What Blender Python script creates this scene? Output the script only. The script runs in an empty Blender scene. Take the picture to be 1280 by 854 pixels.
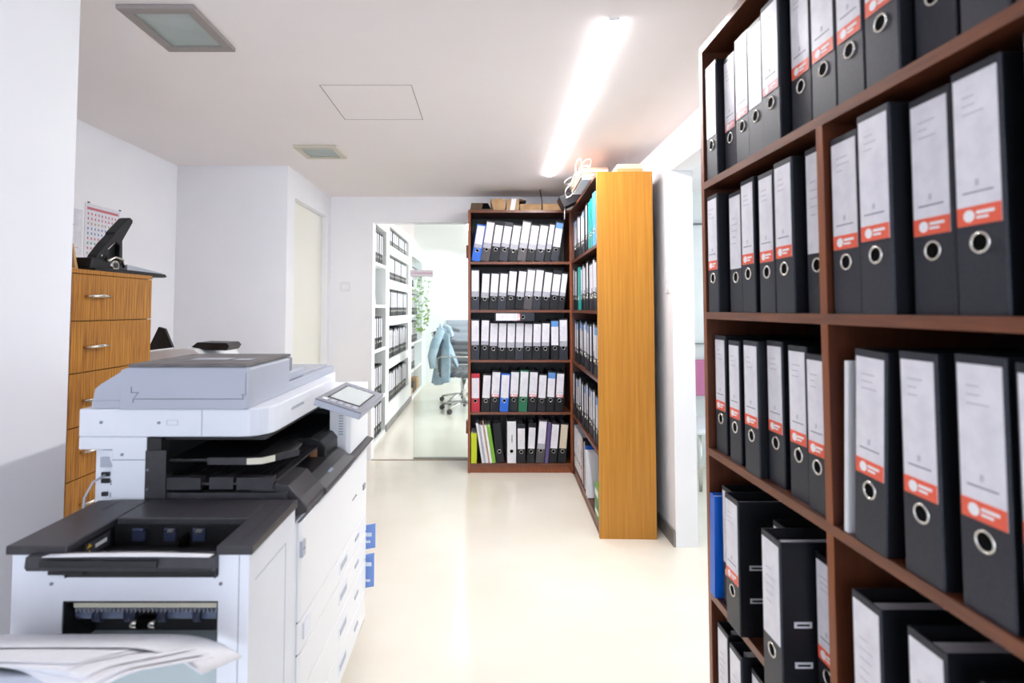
import bpy, bmesh, math, random
from math import radians as R, sin, cos, pi, tan
from mathutils import Vector, Matrix
random.seed(7)
S = bpy.context.scene
C = S.collection

# ------------------------------------------------------------------ materials
def mat(name, col, rough=.5, metal=0., emit=None, estr=0., spec=.5, coat=0., trans=0.):
    m = bpy.data.materials.new(name); m.use_nodes = True
    b = m.node_tree.nodes['Principled BSDF']
    b.inputs['Base Color'].default_value = (*[srgb(c) for c in col], 1)
    b.inputs['Roughness'].default_value = rough
    b.inputs['Metallic'].default_value = metal
    b.inputs['Specular IOR Level'].default_value = spec
    b.inputs['Coat Weight'].default_value = coat
    b.inputs['Transmission Weight'].default_value = trans
    if emit:
        b.inputs['Emission Color'].default_value = (*emit, 1)
        b.inputs['Emission Strength'].default_value = estr
    return m
def srgb(c):
    c /= 255.
    return c / 12.92 if c <= .04045 else ((c + .055) / 1.055) ** 2.4
def nodes(m): return m.node_tree.nodes, m.node_tree.links, m.node_tree.nodes['Principled BSDF']
def mottled(name, c1, c2, scale, rough=.5, stretch=(1, 1, 1), detail=4, bump=0., spec=.5, lo=.35, hi=.65, coat=0., dist=0.):
    m = mat(name, c1, rough, spec=spec, coat=coat); n, l, b = nodes(m)
    tc = n.new('ShaderNodeTexCoord'); mp = n.new('ShaderNodeMapping'); mp.inputs['Scale'].default_value = stretch
    nz = n.new('ShaderNodeTexNoise'); nz.inputs['Scale'].default_value = scale; nz.inputs['Detail'].default_value = detail
    nz.inputs['Distortion'].default_value = dist
    rp = n.new('ShaderNodeValToRGB')
    rp.color_ramp.elements[0].position = lo; rp.color_ramp.elements[1].position = hi
    rp.color_ramp.elements[0].color = (*[srgb(c) for c in c1], 1); rp.color_ramp.elements[1].color = (*[srgb(c) for c in c2], 1)
    l.new(tc.outputs['Object'], mp.inputs['Vector']); l.new(mp.outputs['Vector'], nz.inputs['Vector'])
    l.new(nz.outputs['Fac'], rp.inputs['Fac']); l.new(rp.outputs['Color'], b.inputs['Base Color'])
    if bump:
        bp = n.new('ShaderNodeBump'); bp.inputs['Strength'].default_value = bump; bp.inputs['Distance'].default_value = .002
        l.new(nz.outputs['Fac'], bp.inputs['Height']); l.new(bp.outputs['Normal'], b.inputs['Normal'])
    return m
M = {}
M['wall'] = mottled('wall_paint', (244, 243, 247), (247, 246, 249), 3, .75, bump=.02)
M['ceil'] = mottled('ceiling_paint', (246, 239, 238), (248, 241, 240), 2, .8)
M['office'] = mottled('office_paint', (240, 243, 242), (244, 246, 245), 2, .7)
M['lit_cream'] = mottled('lit_doorway_cream', (246, 244, 232), (248, 246, 236), 2, .5)
M['floor'] = mottled('polished_floor', (236, 228, 212), (242, 235, 221), 2.2, .2, detail=8, spec=.45)
M['skirt'] = mottled('skirting_grey', (120, 118, 116), (138, 135, 131), 9, .45)
M['seamline'] = mat('seam_grey', (150, 148, 146), .8)
M['floorline'] = mat('floor_joint', (150, 138, 118), .6)
M['zebra'] = mottled('zebrano_laminate', (138, 80, 12), (194, 132, 40), 14, .38, (14, 14, .35), detail=3, lo=.38, hi=.62)
M['oak'] = mottled('honey_laminate', (176, 114, 28), (194, 134, 44), 9, .35, (9, 9, .25), detail=6, lo=.3, hi=.7)
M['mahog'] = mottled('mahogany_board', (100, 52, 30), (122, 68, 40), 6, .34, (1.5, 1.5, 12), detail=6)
M['mahog_back_shade'] = mottled('shaded_mahogany_back', (24, 12, 9), (32, 17, 12), 6, .5, (6, 6, .6), detail=4)  # near-black shade behind the binders put into the back board colour
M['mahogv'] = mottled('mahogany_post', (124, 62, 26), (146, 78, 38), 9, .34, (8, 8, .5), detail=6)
M['mahog_shade'] = mottled('shaded_mahogany_face', (70, 34, 17), (86, 44, 24), 6, .4, (8, 8, .5), detail=6)  # shade inside the bookcases put into a darker copy of the veneer
M['black'] = mottled('black_board_cover', (13, 14, 19), (19, 20, 26), 160, .45, spec=.35)
M['slate'] = mottled('slate_board_cover', (34, 36, 46), (43, 45, 55), 160, .42, spec=.4)
M['brownish'] = mottled('taupe_board_cover', (66, 62, 66), (78, 73, 77), 120, .45)
M['blue'] = mat('blue_cover', (14, 98, 206), .35)
M['sky'] = mat('light_blue_cover', (92, 158, 222), .35)
M['teal'] = mat('teal_cover', (20, 148, 140), .38)
M['red'] = mat('red_cover', (190, 32, 52), .38)
M['green'] = mat('green_cover', (8, 104, 66), .38)
M['lime'] = mat('lime_cover', (200, 214, 30), .4)
M['leaf'] = mat('fresh_green_cover', (122, 180, 52), .4)
M['boxgreen'] = mat('box_green', (104, 150, 72), .5)
M['purple'] = mat('purple_cover', (92, 76, 128), .4)
M['whitecov'] = mat('white_cover', (232, 232, 236), .45)
M['paper'] = mottled('paper_sheets', (242, 242, 246), (246, 246, 250), 40, .7)
M['blocks'] = mottled('paper_block', (190, 190, 200), (236, 236, 242), 90, .8, (8, .2, .2))
M['label'] = mottled('label_paper', (224, 222, 230), (236, 234, 240), 30, .35)
M['beige'] = mat('beige_label', (214, 200, 176), .5)
M['greyband'] = mottled('grey_print', (160, 160, 172), (184, 184, 194), 120, .5)
M['redband'] = mat('orange_red_print', (240, 98, 70), .4)
M['faint'] = mat('faint_print', (196, 194, 204), .6)
M['redpale'] = mat('pink_print', (228, 150, 150), .4)
M['blueband'] = mat('blue_print', (96, 150, 214), .4)
M['ink'] = mat('grey_ink', (120, 120, 132), .6)
M['inkdark'] = mat('dark_ink', (60, 60, 70), .6)
M['white'] = mat('plain_white', (244, 244, 246), .5)
M['chrome'] = mat('chrome', (215, 212, 205), .22, 1.)
M['brushed'] = mat('brushed_steel', (190, 186, 178), .35, .9)
M['eyelet'] = mat('eyelet_metal', (206, 206, 212), .4, .2)
M['hole'] = mat('finger_hole_black', (5, 5, 6), .9, spec=.1)
M['pwhite'] = mottled('printer_white_plastic', (228, 231, 238), (232, 235, 242), 8, .38)
M['pwhite2'] = mat('printer_shell_white', (240, 240, 242), .35)
M['pgrey'] = mat('printer_grey_plastic', (178, 182, 194), .4)
M['pgrey2'] = mat('printer_mid_grey', (140, 141, 150), .42)
M['plid'] = mottled('printer_dark_lid', (92, 89, 90), (112, 108, 107), 14, .45)
M['pdark'] = mottled('printer_charcoal', (52, 50, 54), (58, 56, 60), 60, .42)
M['pblack'] = mat('printer_black', (20, 20, 22), .4)
M['pblack2'] = mat('printer_bay_black', (12, 12, 13), .5)
M['seam'] = mat('seam_dark', (104, 104, 116), .7)
M['screw'] = mat('screw_steel', (140, 142, 150), .3, .6)
M['cream'] = mat('cream_plastic', (226, 222, 200), .4)
M['roller'] = mat('blue_grey_roller', (118, 132, 160), .35)
M['rollerd'] = mat('rubber_roller', (44, 52, 78), .5)
M['orange'] = mat('orange_label', (214, 150, 100), .4)
M['yellow'] = mat('warning_yellow', (230, 190, 40), .5)
M['screen'] = mat('lcd_screen', (196, 203, 205), .12)
M['traygreen'] = mat('tray_plastic', (186, 198, 200), .4)
M['stick'] = mat('blue_sticker', (124, 158, 226), .4)
M['sticktext'] = mat('white_print', (235, 240, 250), .5)
M['card'] = mottled('cardboard', (176, 140, 98), (194, 158, 116), 16, .8)
M['carddark'] = mottled('dark_cardboard', (84, 68, 52), (100, 82, 62), 16, .8)
M['ribbon'] = mat('white_ribbon', (238, 236, 238), .6)
M['pinkfolder'] = mottled('brown_pink_folder', (188, 146, 118), (206, 164, 136), 12, .7)
M['denim'] = mottled('blue_jacket_cloth', (156, 182, 198), (182, 202, 214), 14, .85, bump=.3)
M['chairgrey'] = mat('grey_leather', (92, 96, 100), .5)
M['vine'] = mottled('vine_leaf', (120, 168, 60), (168, 204, 96), 20, .5)
M['pink'] = mat('pink_upholstery', (196, 116, 154), .6)
M['pinkprint'] = mat('pink_sign_print', (222, 182, 200), .5)
M['wood'] = mat('pale_wood', (206, 164, 112), .5)
M['diff'] = mottled('diffuser_glass', (158, 170, 166), (172, 184, 180), 5, .35)
M['frame'] = mat('lamp_frame_grey', (150, 142, 138), .5)
M['framec'] = mat('lamp_frame_cream', (206, 198, 182), .5)
M['tube'] = mat('lit_tube', (255, 255, 255), .5, emit=(1, .985, 1.0), estr=88)
M['tube3'] = mat('added_rear_tube', (255, 255, 255), .5, emit=(1, .985, 1.0), estr=6)
M['tube4'] = mat('added_side_tube', (255, 255, 255), .5, emit=(1, .985, 1.0), estr=6)
M['tube5'] = mat('added_office_tube', (255, 255, 255), .5, emit=(1, 1, 1), estr=19)
M['tube2'] = mat('lit_office_tube', (255, 255, 255), .5, emit=(1, 1, 1), estr=8)
M['calred'] = mat('calendar_red', (206, 120, 130), .6)
M['calblue'] = mat('calendar_blue', (120, 140, 190), .6)
M['calgreen'] = mat('calendar_green', (90, 160, 120), .6)
M['tan'] = mat('calendar_tan', (190, 165, 130), .6)
M['putty'] = mat('wallplate_white', (236, 235, 240), .5)
# clear glass
g = bpy.data.materials.new('clear_glass'); g.use_nodes = True; n = g.node_tree.nodes; l = g.node_tree.links; n.clear()
o_ = n.new('ShaderNodeOutputMaterial'); t_ = n.new('ShaderNodeBsdfTransparent'); t_.inputs[0].default_value = (.93, .965, .96, 1)
gl = n.new('ShaderNodeBsdfGlossy'); gl.inputs['Roughness'].default_value = .03; mx = n.new('ShaderNodeMixShader'); fr = n.new('ShaderNodeFresnel')
l.new(fr.outputs[0], mx.inputs[0]); l.new(t_.outputs[0], mx.inputs[1]); l.new(gl.outputs[0], mx.inputs[2]); l.new(mx.outputs[0], o_.inputs[0])
M['glass'] = g

# ------------------------------------------------------------------ mesh helper
class MB:
    def __init__(s): s.bm = bmesh.new(); s.mats = []
    def _mi(s, m):
        if m not in s.mats: s.mats.append(m)
        return s.mats.index(m)
    def box(s, x0, x1, y0, y1, z0, z1, m):
        i = s._mi(m); x0, x1 = sorted((x0, x1)); y0, y1 = sorted((y0, y1)); z0, z1 = sorted((z0, z1))
        v = [s.bm.verts.new((x, y, z)) for x in (x0, x1) for y in (y0, y1) for z in (z0, z1)]
        for f in ((0, 1, 3, 2), (4, 6, 7, 5), (0, 4, 5, 1), (2, 3, 7, 6), (0, 2, 6, 4), (1, 5, 7, 3)):
            s.bm.faces.new([v[k] for k in f]).material_index = i
        return s
    def prism(s, axis, pts, a, b, m):
        i = s._mi(m)
        def p(u, w, t): return {'x': (t, u, w), 'y': (u, t, w), 'z': (u, w, t)}[axis]
        A = [s.bm.verts.new(p(u, w, a)) for u, w in pts]; B = [s.bm.verts.new(p(u, w, b)) for u, w in pts]
        fs = [s.bm.faces.new(A), s.bm.faces.new(B[::-1])]
        k = len(pts)
        for j in range(k): fs.append(s.bm.faces.new((A[j], B[j], B[(j + 1) % k], A[(j + 1) % k])))
        for f in fs: f.material_index = i
        return s
    def tube(s, pts, r, m, n=8, closed=False):
        i = s._mi(m); pts = [Vector(p) for p in pts]; rings = []; N = len(pts)
        rr = r if isinstance(r, (list, tuple)) else [r] * N
        up = Vector((0, 0, 1)); prev = None
        for k, p in enumerate(pts):
            if closed: d = pts[(k + 1) % N] - pts[k - 1]
            else: d = pts[min(k + 1, N - 1)] - pts[max(k - 1, 0)]
            d.normalize()
            if prev is None:
                a = d.cross(up if abs(d.z) < .9 else Vector((1, 0, 0))).normalized()
            else:
                a = (prev - d * prev.dot(d)).normalized()
            prev = a; b = d.cross(a)
            rings.append([s.bm.verts.new(p + (a * cos(2 * pi * j / n) + b * sin(2 * pi * j / n)) * rr[k]) for j in range(n)])
        for k in range(N if closed else N - 1):
            A = rings[k]; B = rings[(k + 1) % N]
            for j in range(n):
                f = s.bm.faces.new((A[j], A[(j + 1) % n], B[(j + 1) % n], B[j])); f.material_index = i; f.smooth = True
        if not closed:
            s.bm.faces.new(rings[0][::-1]).material_index = i; s.bm.faces.new(rings[-1]).material_index = i
        return s
    def cyl(s, p0, p1, r, m, n=16): return s.tube([p0, p1], r, m, n)
    def ring(s, c, nrm, R_, r, m, n=20):
        nrm = Vector(nrm).normalized(); a = nrm.orthogonal().normalized(); b = nrm.cross(a)
        return s.tube([Vector(c) + (a * cos(2 * pi * k / n) + b * sin(2 * pi * k / n)) * R_ for k in range(n)], r, m, 6, True)
    def quad(s, ps, m):
        i = s._mi(m); f = s.bm.faces.new([s.bm.verts.new(p) for p in ps]); f.material_index = i; return s
    def grid(s, fn, nu, nv, m, smooth=True):
        i = s._mi(m); V = [[s.bm.verts.new(fn(u / nu, v / nv)) for v in range(nv + 1)] for u in range(nu + 1)]
        for u in range(nu):
            for v in range(nv):
                f = s.bm.faces.new((V[u][v], V[u + 1][v], V[u + 1][v + 1], V[u][v + 1])); f.material_index = i; f.smooth = smooth
        return s
    def build(s, name, parent=None, bevel=0., solid=0., seg=2):
        bmesh.ops.recalc_face_normals(s.bm, faces=s.bm.faces[:])
        if parent is not None:
            rt = parent
            while rt.parent: rt = rt.parent
            if rt.get('_world'):
                bmesh.ops.translate(s.bm, verts=s.bm.verts[:], vec=-Vector(rt['_world']))
        me = bpy.data.meshes.new(name); s.bm.to_mesh(me); s.bm.free()
        for m in s.mats: me.materials.append(M[m])
        o = bpy.data.objects.new(name, me); C.objects.link(o)
        if parent is not None: o.parent = parent
        if bevel:
            b = o.modifiers.new('bevel', 'BEVEL'); b.width = bevel; b.segments = seg; b.limit_method = 'ANGLE'; b.angle_limit = R(40)
        if solid:
            b = o.modifiers.new('thick', 'SOLIDIFY'); b.thickness = solid; b.offset = 0
        return o
def tag(o, label, cat, group=None):
    o['label'] = label; o['category'] = cat
    if group: o['group'] = group
    return o
def thing(name, loc, label, cat, group=None, world=True, rz=0.):
    """an Empty at the base of a thing; its parts are written in world coordinates (world=True) or local ones"""
    o = bpy.data.objects.new(name, None); C.objects.link(o); o.location = loc; o.rotation_euler.z = rz; o.empty_display_size = .05
    if world: o['_world'] = loc
    return tag(o, label, cat, group)
def copy_tree(o, parent=None):
    c = o.copy(); C.objects.link(c); c.parent = parent
    for ch in o.children: copy_tree(ch, c)
    return c
def struct(o, name=None):
    o['kind'] = 'structure'
    return o
ORD = ['leftmost', 'second from left', 'third from left', 'fourth from left', 'fifth from left', 'sixth from left', 'seventh from left', 'eighth from left',
       'ninth from left', 'tenth from left', 'eleventh from left', 'twelfth from left', 'thirteenth from left', 'fourteenth from left', 'fifteenth from left', 'sixteenth from left', 'seventeenth from left', 'eighteenth from left']

# ------------------------------------------------------------------ the room
H = 2.26
struct(MB().box(-2.3, 3.7, -3.2, 9.9, -.1, 0, 'floor').build('floor'))
struct(MB().box(-2.3, 3.7, -3.2, 9.9, H, H + .1, 'ceil').build('ceiling'))
struct(MB().box(-2.2, -1.22, -3.1, 1.6, 0, H, 'wall').build('wall_left'))
struct(MB().box(-2.2, -2.09, 1.6, 3.77, 0, H, 'wall').build('wall_alcove_side'))
struct(MB().box(-2.09, -1.34, 3.65, 3.77, 0, H, 'wall').build('wall_alcove_back'))
struct(MB().box(-1.46, -1.34, 3.77, 3.80, 0, H, 'wall').box(-1.46, -1.34, 4.60, 4.68, 0, H, 'wall').box(-1.46, -1.34, 3.80, 4.60, 2.07, H, 'wall').build('wall_passage'))
d = struct(MB().box(-1.425, -1.39, 3.802, 4.598, .005, 2.068, 'lit_cream').build('doorway_panel_1', bevel=.002))  # flat panel in an open doorway; light beyond put into its cream colour
struct(MB().box(-2.2, -.975, 4.68, 4.80, 0, H, 'wall').box(-.975, -.13, 4.68, 4.80, 2.037, H, 'wall').box(-.13, 1.15, 4.68, 4.80, 0, H, 'wall').build('wall_far'))
struct(MB().box(1.03, 1.15, 3.0, 4.68, 0, H, 'wall').box(1.03, 1.15, 1.75, 3.0, 2.06, H, 'wall').box(1.03, 1.15, -3.1, 1.75, 0, H, 'wall').build('wall_right'))
struct(MB().box(1.018, 1.03, 3.0, 4.68, 0, .085, 'skirt').build('baseboard_right', bevel=.002))
struct(MB().box(-.975, -.13, 4.69, 4.71, 0, .004, 'floorline').build('trim_1'))
# back wall with a wide window behind the camera
struct(MB().box(-1.22, 1.03, -3.2, -3.1, 0, .5, 'wall').box(-1.22, 1.03, -3.2, -3.1, 2.1, H, 'wall').box(-1.22, -1.05, -3.2, -3.1, .5, 2.1, 'wall').box(.86, 1.03, -3.2, -3.1, .5, 2.1, 'wall').build('wall_back'))
w = struct(MB().box(-1.05, -1.0, -3.17, -3.12, .5, 2.1, 'white').box(.81, .86, -3.17, -3.12, .5, 2.1, 'white').box(-1.0, .81, -3.17, -3.12, .5, .55, 'white').box(-1.0, .81, -3.17, -3.12, 2.05, 2.1, 'white').box(-.12, -.07, -3.17, -3.12, .55, 2.05, 'white').build('window_1'))
MB().box(-1.0, .81, -3.148, -3.142, .55, 2.05, 'glass').build('window_pane', w)
# room beyond the passage (bright office)
pier = MB()
cols = [(4.95, 5.74), (5.93, 7.42), (7.72, 9.0)]
shl = [[.03, .41, .895, 1.33, 1.74], [.255, .735, 1.205, 1.61, 1.99], [.03, .41, .80, 1.2, 1.6]]
top = [2.10, 2.20, 2.05]
pier.box(-1.44, -1.42, 4.8, 9.6, 0, H, 'office')
ys = [4.8] + [c for ab in cols for c in ab] + [9.6]
for k in range(0, 8, 2): pier.box(-1.42, -1.05, ys[k], ys[k + 1], 0, H, 'office')
for (y0, y1), zz, tt in zip(cols, shl, top):
    pier.box(-1.42, -1.05, y0, y1, 0, zz[0], 'office'); pier.box(-1.42, -1.05, y0, y1, tt, H, 'office')
    for z in zz[1:]: pier.box(-1.42, -1.05, y0, y1, z - (.1 if zz is shl[1] else .03), z, 'office')
struct(pier.build('wall_office_left'))
struct(MB().box(-1.05, -1.038, 5.75, 7.71, 0, .07, 'skirt').build('baseboard_office', bevel=.002))
struct(MB().box(-1.44, 2.6, 9.6, 9.72, 0, H, 'office').build('wall_office_back'))
struct(MB().box(2.5, 2.62, 4.8, 9.6, 0, .9, 'office').box(2.5, 2.62, 4.8, 9.6, 2.1, H, 'office').box(2.5, 2.62, 4.8, 5.6, .9, 2.1, 'office').box(2.5, 2.62, 8.8, 9.6, .9, 2.1, 'office').build('wall_office_right'))
w = struct(MB().box(2.53, 2.58, 5.6, 8.8, .9, .95, 'white').box(2.53, 2.58, 5.6, 8.8, 2.05, 2.1, 'white').box(2.53, 2.58, 7.18, 7.22, .95, 2.05, 'white').build('window_2'))
MB().box(2.553, 2.558, 5.6, 8.8, .95, 2.05, 'glass').build('window_pane', w)
# glass leaf in the passage
gd = struct(MB().box(-.62, -.135, 4.735, 4.745, .012, 2.03, 'glass').build('door_2', bevel=.001))
MB().box(-.62, -.135, 4.728, 4.752, .0, .012, 'brushed').build('door_rail', gd)
# side room through the right opening
struct(MB().box(1.15, 3.6, 4.5, 4.62, 0, H, 'office').build('wall_side_far'))
struct(MB().box(3.5, 3.62, -.5, 4.5, 0, .3, 'office').box(3.5, 3.62, -.5, 4.5, 2.15, H, 'office').box(3.5, 3.62, -.5, 0, .3, 2.15, 'office').box(3.5, 3.62, 4.2, 4.5, .3, 2.15, 'office').build('wall_side_right'))
w = struct(MB().box(3.53, 3.58, 0, 4.2, .3, .36, 'white').box(3.53, 3.58, 0, 4.2, 2.09, 2.15, 'white').box(3.53, 3.58, 2.08, 2.13, .36, 2.09, 'white').build('window_3'))
MB().box(3.553, 3.558, 0, 4.2, .36, 2.09, 'glass').build('window_pane', w)
struct(MB().box(1.15, 3.62, -.6, -.5, 0, H, 'office').build('wall_side_near'))

# ceiling fittings
def ceiling_light(x0, x1, y0, y1, fm, label):
    t = thing('ceiling_light', ((x0 + x1) / 2, (y0 + y1) / 2, H - .016), label, 'ceiling light', 'square recessed ceiling lights')
    b = .034; z0 = H - .016; z1 = H - .001
    MB().box(x0, x1, y0, y0 + b, z0, z1, fm).box(x0, x1, y1 - b, y1, z0, z1, fm).box(x0, x0 + b, y0 + b, y1 - b, z0, z1, fm).box(x1 - b, x1, y0 + b, y1 - b, z0, z1, fm).build('frame', t, bevel=.002)
    MB().box(x0 + b, x1 - b, y0 + b, y1 - b, H - .008, H - .001, 'diff').build('diffuser', t)
ceiling_light(-1.178, -.93, 1.69, 1.985, 'frame', 'square unlit ceiling light with grey frame, the larger and nearer one')
ceiling_light(-1.14, -.884, 3.18, 3.436, 'framec', 'small square unlit ceiling light with cream frame near the far wall')
p = MB(); e = .003
for x in (-.72, -.322): p.box(x - e / 2, x + e / 2, 2.32, 2.75, H - .002, H + .0, 'seamline')
p.box(-.72, -.322, 2.32, 2.322, H - .001, H, 'seamline'); p.box(-.72, -.322, 2.748, 2.75, H - .001, H, 'seamline')
struct(p.build('trim_2'))
def tube_light(name, pts, label, m='tube'):
    (x0, y0), (x1, y1) = pts; L = math.hypot(x1 - x0, y1 - y0)
    t = thing(name, (x0, y0, H - .0065), label, 'ceiling light', world=False); t.rotation_euler.z = math.atan2(y1 - y0, x1 - x0) - pi / 2
    MB().prism('y', [(-.017, .006), (-.013, .0015), (-.006, 0), (.006, 0), (.013, .0015), (.017, .006)], .008, L - .008, m).build('lit_tube', t)
    for ye in (0, L - .008): MB().box(-.018, .018, ye, ye + .008, -.001, .006, 'white').build('end_cap', t)
tube_light('tube_light', [(.429, 1.772), (.464, 3.94)], 'long lit fluorescent tube on the ceiling before the bookcases')
tube_light('tube_light', [(-.35, -2.2), (-.35, -.2)], 'added fill tube on the ceiling behind the camera', 'tube3')  # added lamp out of view, brightens the near end of the room
tube_light('tube_light', [(-.2, 5.6), (-.2, 8.6)], 'added fill tube on the office ceiling beyond the passage', 'tube5')  # added lamp out of view, keeps the office bright
tube_light('tube_light', [(2.2, .8), (2.2, 3.6)], 'added fill tube on the ceiling of the side room', 'tube4')  # added unseen lamp for the room behind the right opening
# slim white lamp on the far office wall
t = thing('wall_lamp', (-1.0, 9.585, 2.15), 'slim slanting lit wall lamp on the office back wall', 'wall lamp')
MB().tube([(-1.02, 9.57, 2.11), (-.61, 9.57, 2.27 - .03)], .012, 'tube2').build('lit_tube', t)
MB().tube([(-1.02, 9.589, 2.11), (-.61, 9.589, 2.24)], .009, 'white').build('housing', t)

# ------------------------------------------------------------------ bookcases
SH = [.075, .475, .885, 1.28, 1.665]
class Frame:
    def __init__(s, ox, oy, a): s.o = Vector((ox, oy, 0)); s.a = a; s.m = Matrix.Rotation(a, 3, 'Z')
    def at(s, x, y, z): return s.o + s.m @ Vector((x, y, z))
def bookcase(fr, W, depth, label, dividers=(), end_mat='mahogv', far_mat='mahogv', top_z=2.08, postm='mahogv'):
    t = thing('bookcase', tuple(fr.at(0, 0, 0)), label, 'bookcase', world=False, rz=fr.a); T = .02
    def board(name, x0, x1, z0, z1, y1, face, edge):
        o = MB().box(x0, x1, .0015, y1, z0, z1, face).box(x0, x1, 0, .0015, z0, z1, edge).build(name, t); return o
    board('side_panel', 0, T, 0, top_z, depth, 'mahog_shade' if far_mat == 'mahogv' else far_mat, far_mat)
    o = board('side_panel', W - T, W, 0, top_z, depth, end_mat if end_mat == 'oak' else 'mahog_shade', end_mat)
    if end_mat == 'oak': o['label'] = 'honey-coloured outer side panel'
    board('top_panel', T, W - T, top_z - T, top_z, depth - .006, 'mahog_shade', 'mahog')
    for z in SH: board('shelf', T, W - T, z - T, z, depth - .006, 'mahog_shade', 'mahog')
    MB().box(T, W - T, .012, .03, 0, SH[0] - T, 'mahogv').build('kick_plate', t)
    MB().box(T, W - T, depth - .006, depth, 0, top_z, 'mahog_back_shade').build('back_panel', t)
    for x, za, zb in dividers:
        for z0, z1 in zip(SH[:-1], SH[1:]):
            if z0 >= za - .01 and z1 <= zb + .01: board('divider', x, x + T, z0, z1 - T, depth - .006, 'mahog_shade', postm)
    return t
FA = Frame(-.14, 4.33, 0)
FB = Frame(.682, 4.325, -pi / 2 - R(1.95))
FC = Frame(.65, 1.625, -pi / 2)
bookcase(FA, .83, .32, 'dark mahogany bookcase facing the camera, full of binders, at the far wall')
tB = bookcase(FB, 1.215, .318, 'bookcase with honey-orange outer side panel standing along the right wall', end_mat='oak', dividers=[])
bookcase(FC, 1.30, .32, 'large mahogany bookcase in the right foreground, full of dark binders', dividers=[(.568, 0, 1.665)])
rb = [o for o in C.objects if o.name == 'bookcase'][0]
for z in (1.70, .30): MB().box(-.016, 0, .03, .10, z, z + .10, 'mahogv').build('side_cleat', rb, bevel=.002)
# ------------------------------------------------------------------ binders
LOOK = {}
protos = {}
def binder_proto(w, h, cov, style, detail):
    key = (round(w, 4), round(h, 4), cov, style, detail)
    if key in protos: return protos[key]
    d = .285
    root = bpy.data.objects.new('lever_arch_binder', None); C.objects.link(root); root.empty_display_size = .03
    t = .0028; hw = w / 2
    # a cover bent round the spine: spine board and two side boards, open at top, bottom and fore edge
    sd = 'black' if cov in ('slate', 'brownish') else cov
    m = MB().prism('z', [(-hw, .002), (-hw + .002, 0), (hw - .002, 0), (hw, .002), (hw, .004), (-hw, .004)], 0, h, cov)
    m.box(hw - t, hw, .004, d, 0, h, sd).box(-hw, -hw + t, .004, d, 0, h, sd)
    m.build('cover', root)
    MB().box(-hw + t + .004, hw - t - .006, .035, d - .022, .008, h - .022, 'blocks').build('paper_block', root)
    ins = .005; z0 = h * .36; z1 = h - .012
    if style in ('short', 'shortgrey'): z1 = h - .035
    def lab(z0, z1, m='label'):
        return MB().box(-hw + ins, hw - ins, -.0008, .0, z0, z1, m).build('spine_label', root)
    ctr = .288 * h
    if style in ('red', 'redlogo', 'pink'):
        L = lab(z0, z1); bh = .026 if style != 'pink' else .02
        MB().box(-hw + ins, hw - ins, -.0013, -.0008, z0, z0 + bh, 'redband' if style != 'pink' else 'redpale').build('label_band', L)
        p = MB(); q = hw - ins
        p.prism('y', [(-q * .42 + .0085 * cos(k * pi / 6), z0 + bh / 2 + .0085 * sin(k * pi / 6)) for k in range(12)], -.0018, -.0013, 'white')
        p.box(-q * .08, q * .72, -.0018, -.0013, z0 + bh * .55, z0 + bh * .72, 'white').box(-q * .08, q * .45, -.0018, -.0013, z0 + bh * .3, z0 + bh * .44, 'white')
        p.box(-q * .7, q * .7, -.0013, -.0008, z0 + bh + .018, z0 + bh + .0198, 'ink')
        p.box(-q * .1, q * .06, -.0013, -.0008, z0 + bh + .027, z0 + bh + .036, 'faint')
        rn = random.Random(len(protos))
        for k in range(3): p.box(-q * .6, -q * .6 + q * rn.uniform(.5, 1.1), -.0012, -.0008, z1 - .03 - k * .012, z1 - .028 - k * .012, 'faint')
        p.build('label_print', L)
    elif style == 'white_text':
        p = MB()
        p.box(-hw + .004, hw - .004, -.001, 0, .072, .0735, 'greyband')
        for k in range(7): p.box(-.001 - .0, .007, -.001, 0, h * .50 + k * .0085, h * .50 + k * .0085 + .0055, 'inkdark')
        p.build('spine_print', root)
    elif style != 'none':
        mm = 'beige' if style == 'beige' else 'label'
        L = lab(z0 + (.0 if style != 'low' else -.012), z1, mm)
        if style in ('grey', 'shortgrey', 'low'):
            MB().box(-hw + ins, hw - ins, -.0013, -.0008, z0 - (.0 if style != 'low' else .012), z0 + .03, 'greyband').build('label_band', L)
        if style == 'blue':
            MB().box(-hw + ins, hw - ins, -.0013, -.0008, z1 - .045, z1, 'blueband').build('label_band', L)
        p = MB(); q = hw - ins
        for k in range(5):
            zz = z1 - .06 - k * .017
            if zz > z0 + .04: p.box(-q * .55, q * (.1 + .13 * ((k * 3) % 4)), -.0012, -.0008, zz, zz + .0022, 'faint')
        if p.mats: p.build('label_print', L)
        else: p.bm.free()
    if style != 'nohole':
        rr = min(.0135, hw - .006)
        if rr > .006:
            ringo = MB().ring((0, -.0004, ctr), (0, 1, 0), rr, .0022, 'chrome').build('finger_ring', root)
            MB().cyl((0, -.0006, ctr), (0, .0002, ctr), rr - .0005, 'hole', 20).build('finger_hole', ringo)
    if detail:
        for zz in (.082, .162):
            MB().box(hw, hw + .0015, .026, .062, zz, zz + .012, 'eyelet').box(hw + .0015, hw + .0019, .031, .057, zz + .004, zz + .008, 'hole').build('slot_eyelet', root)
    protos[key] = root; root['_free'] = 1
    return root
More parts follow.
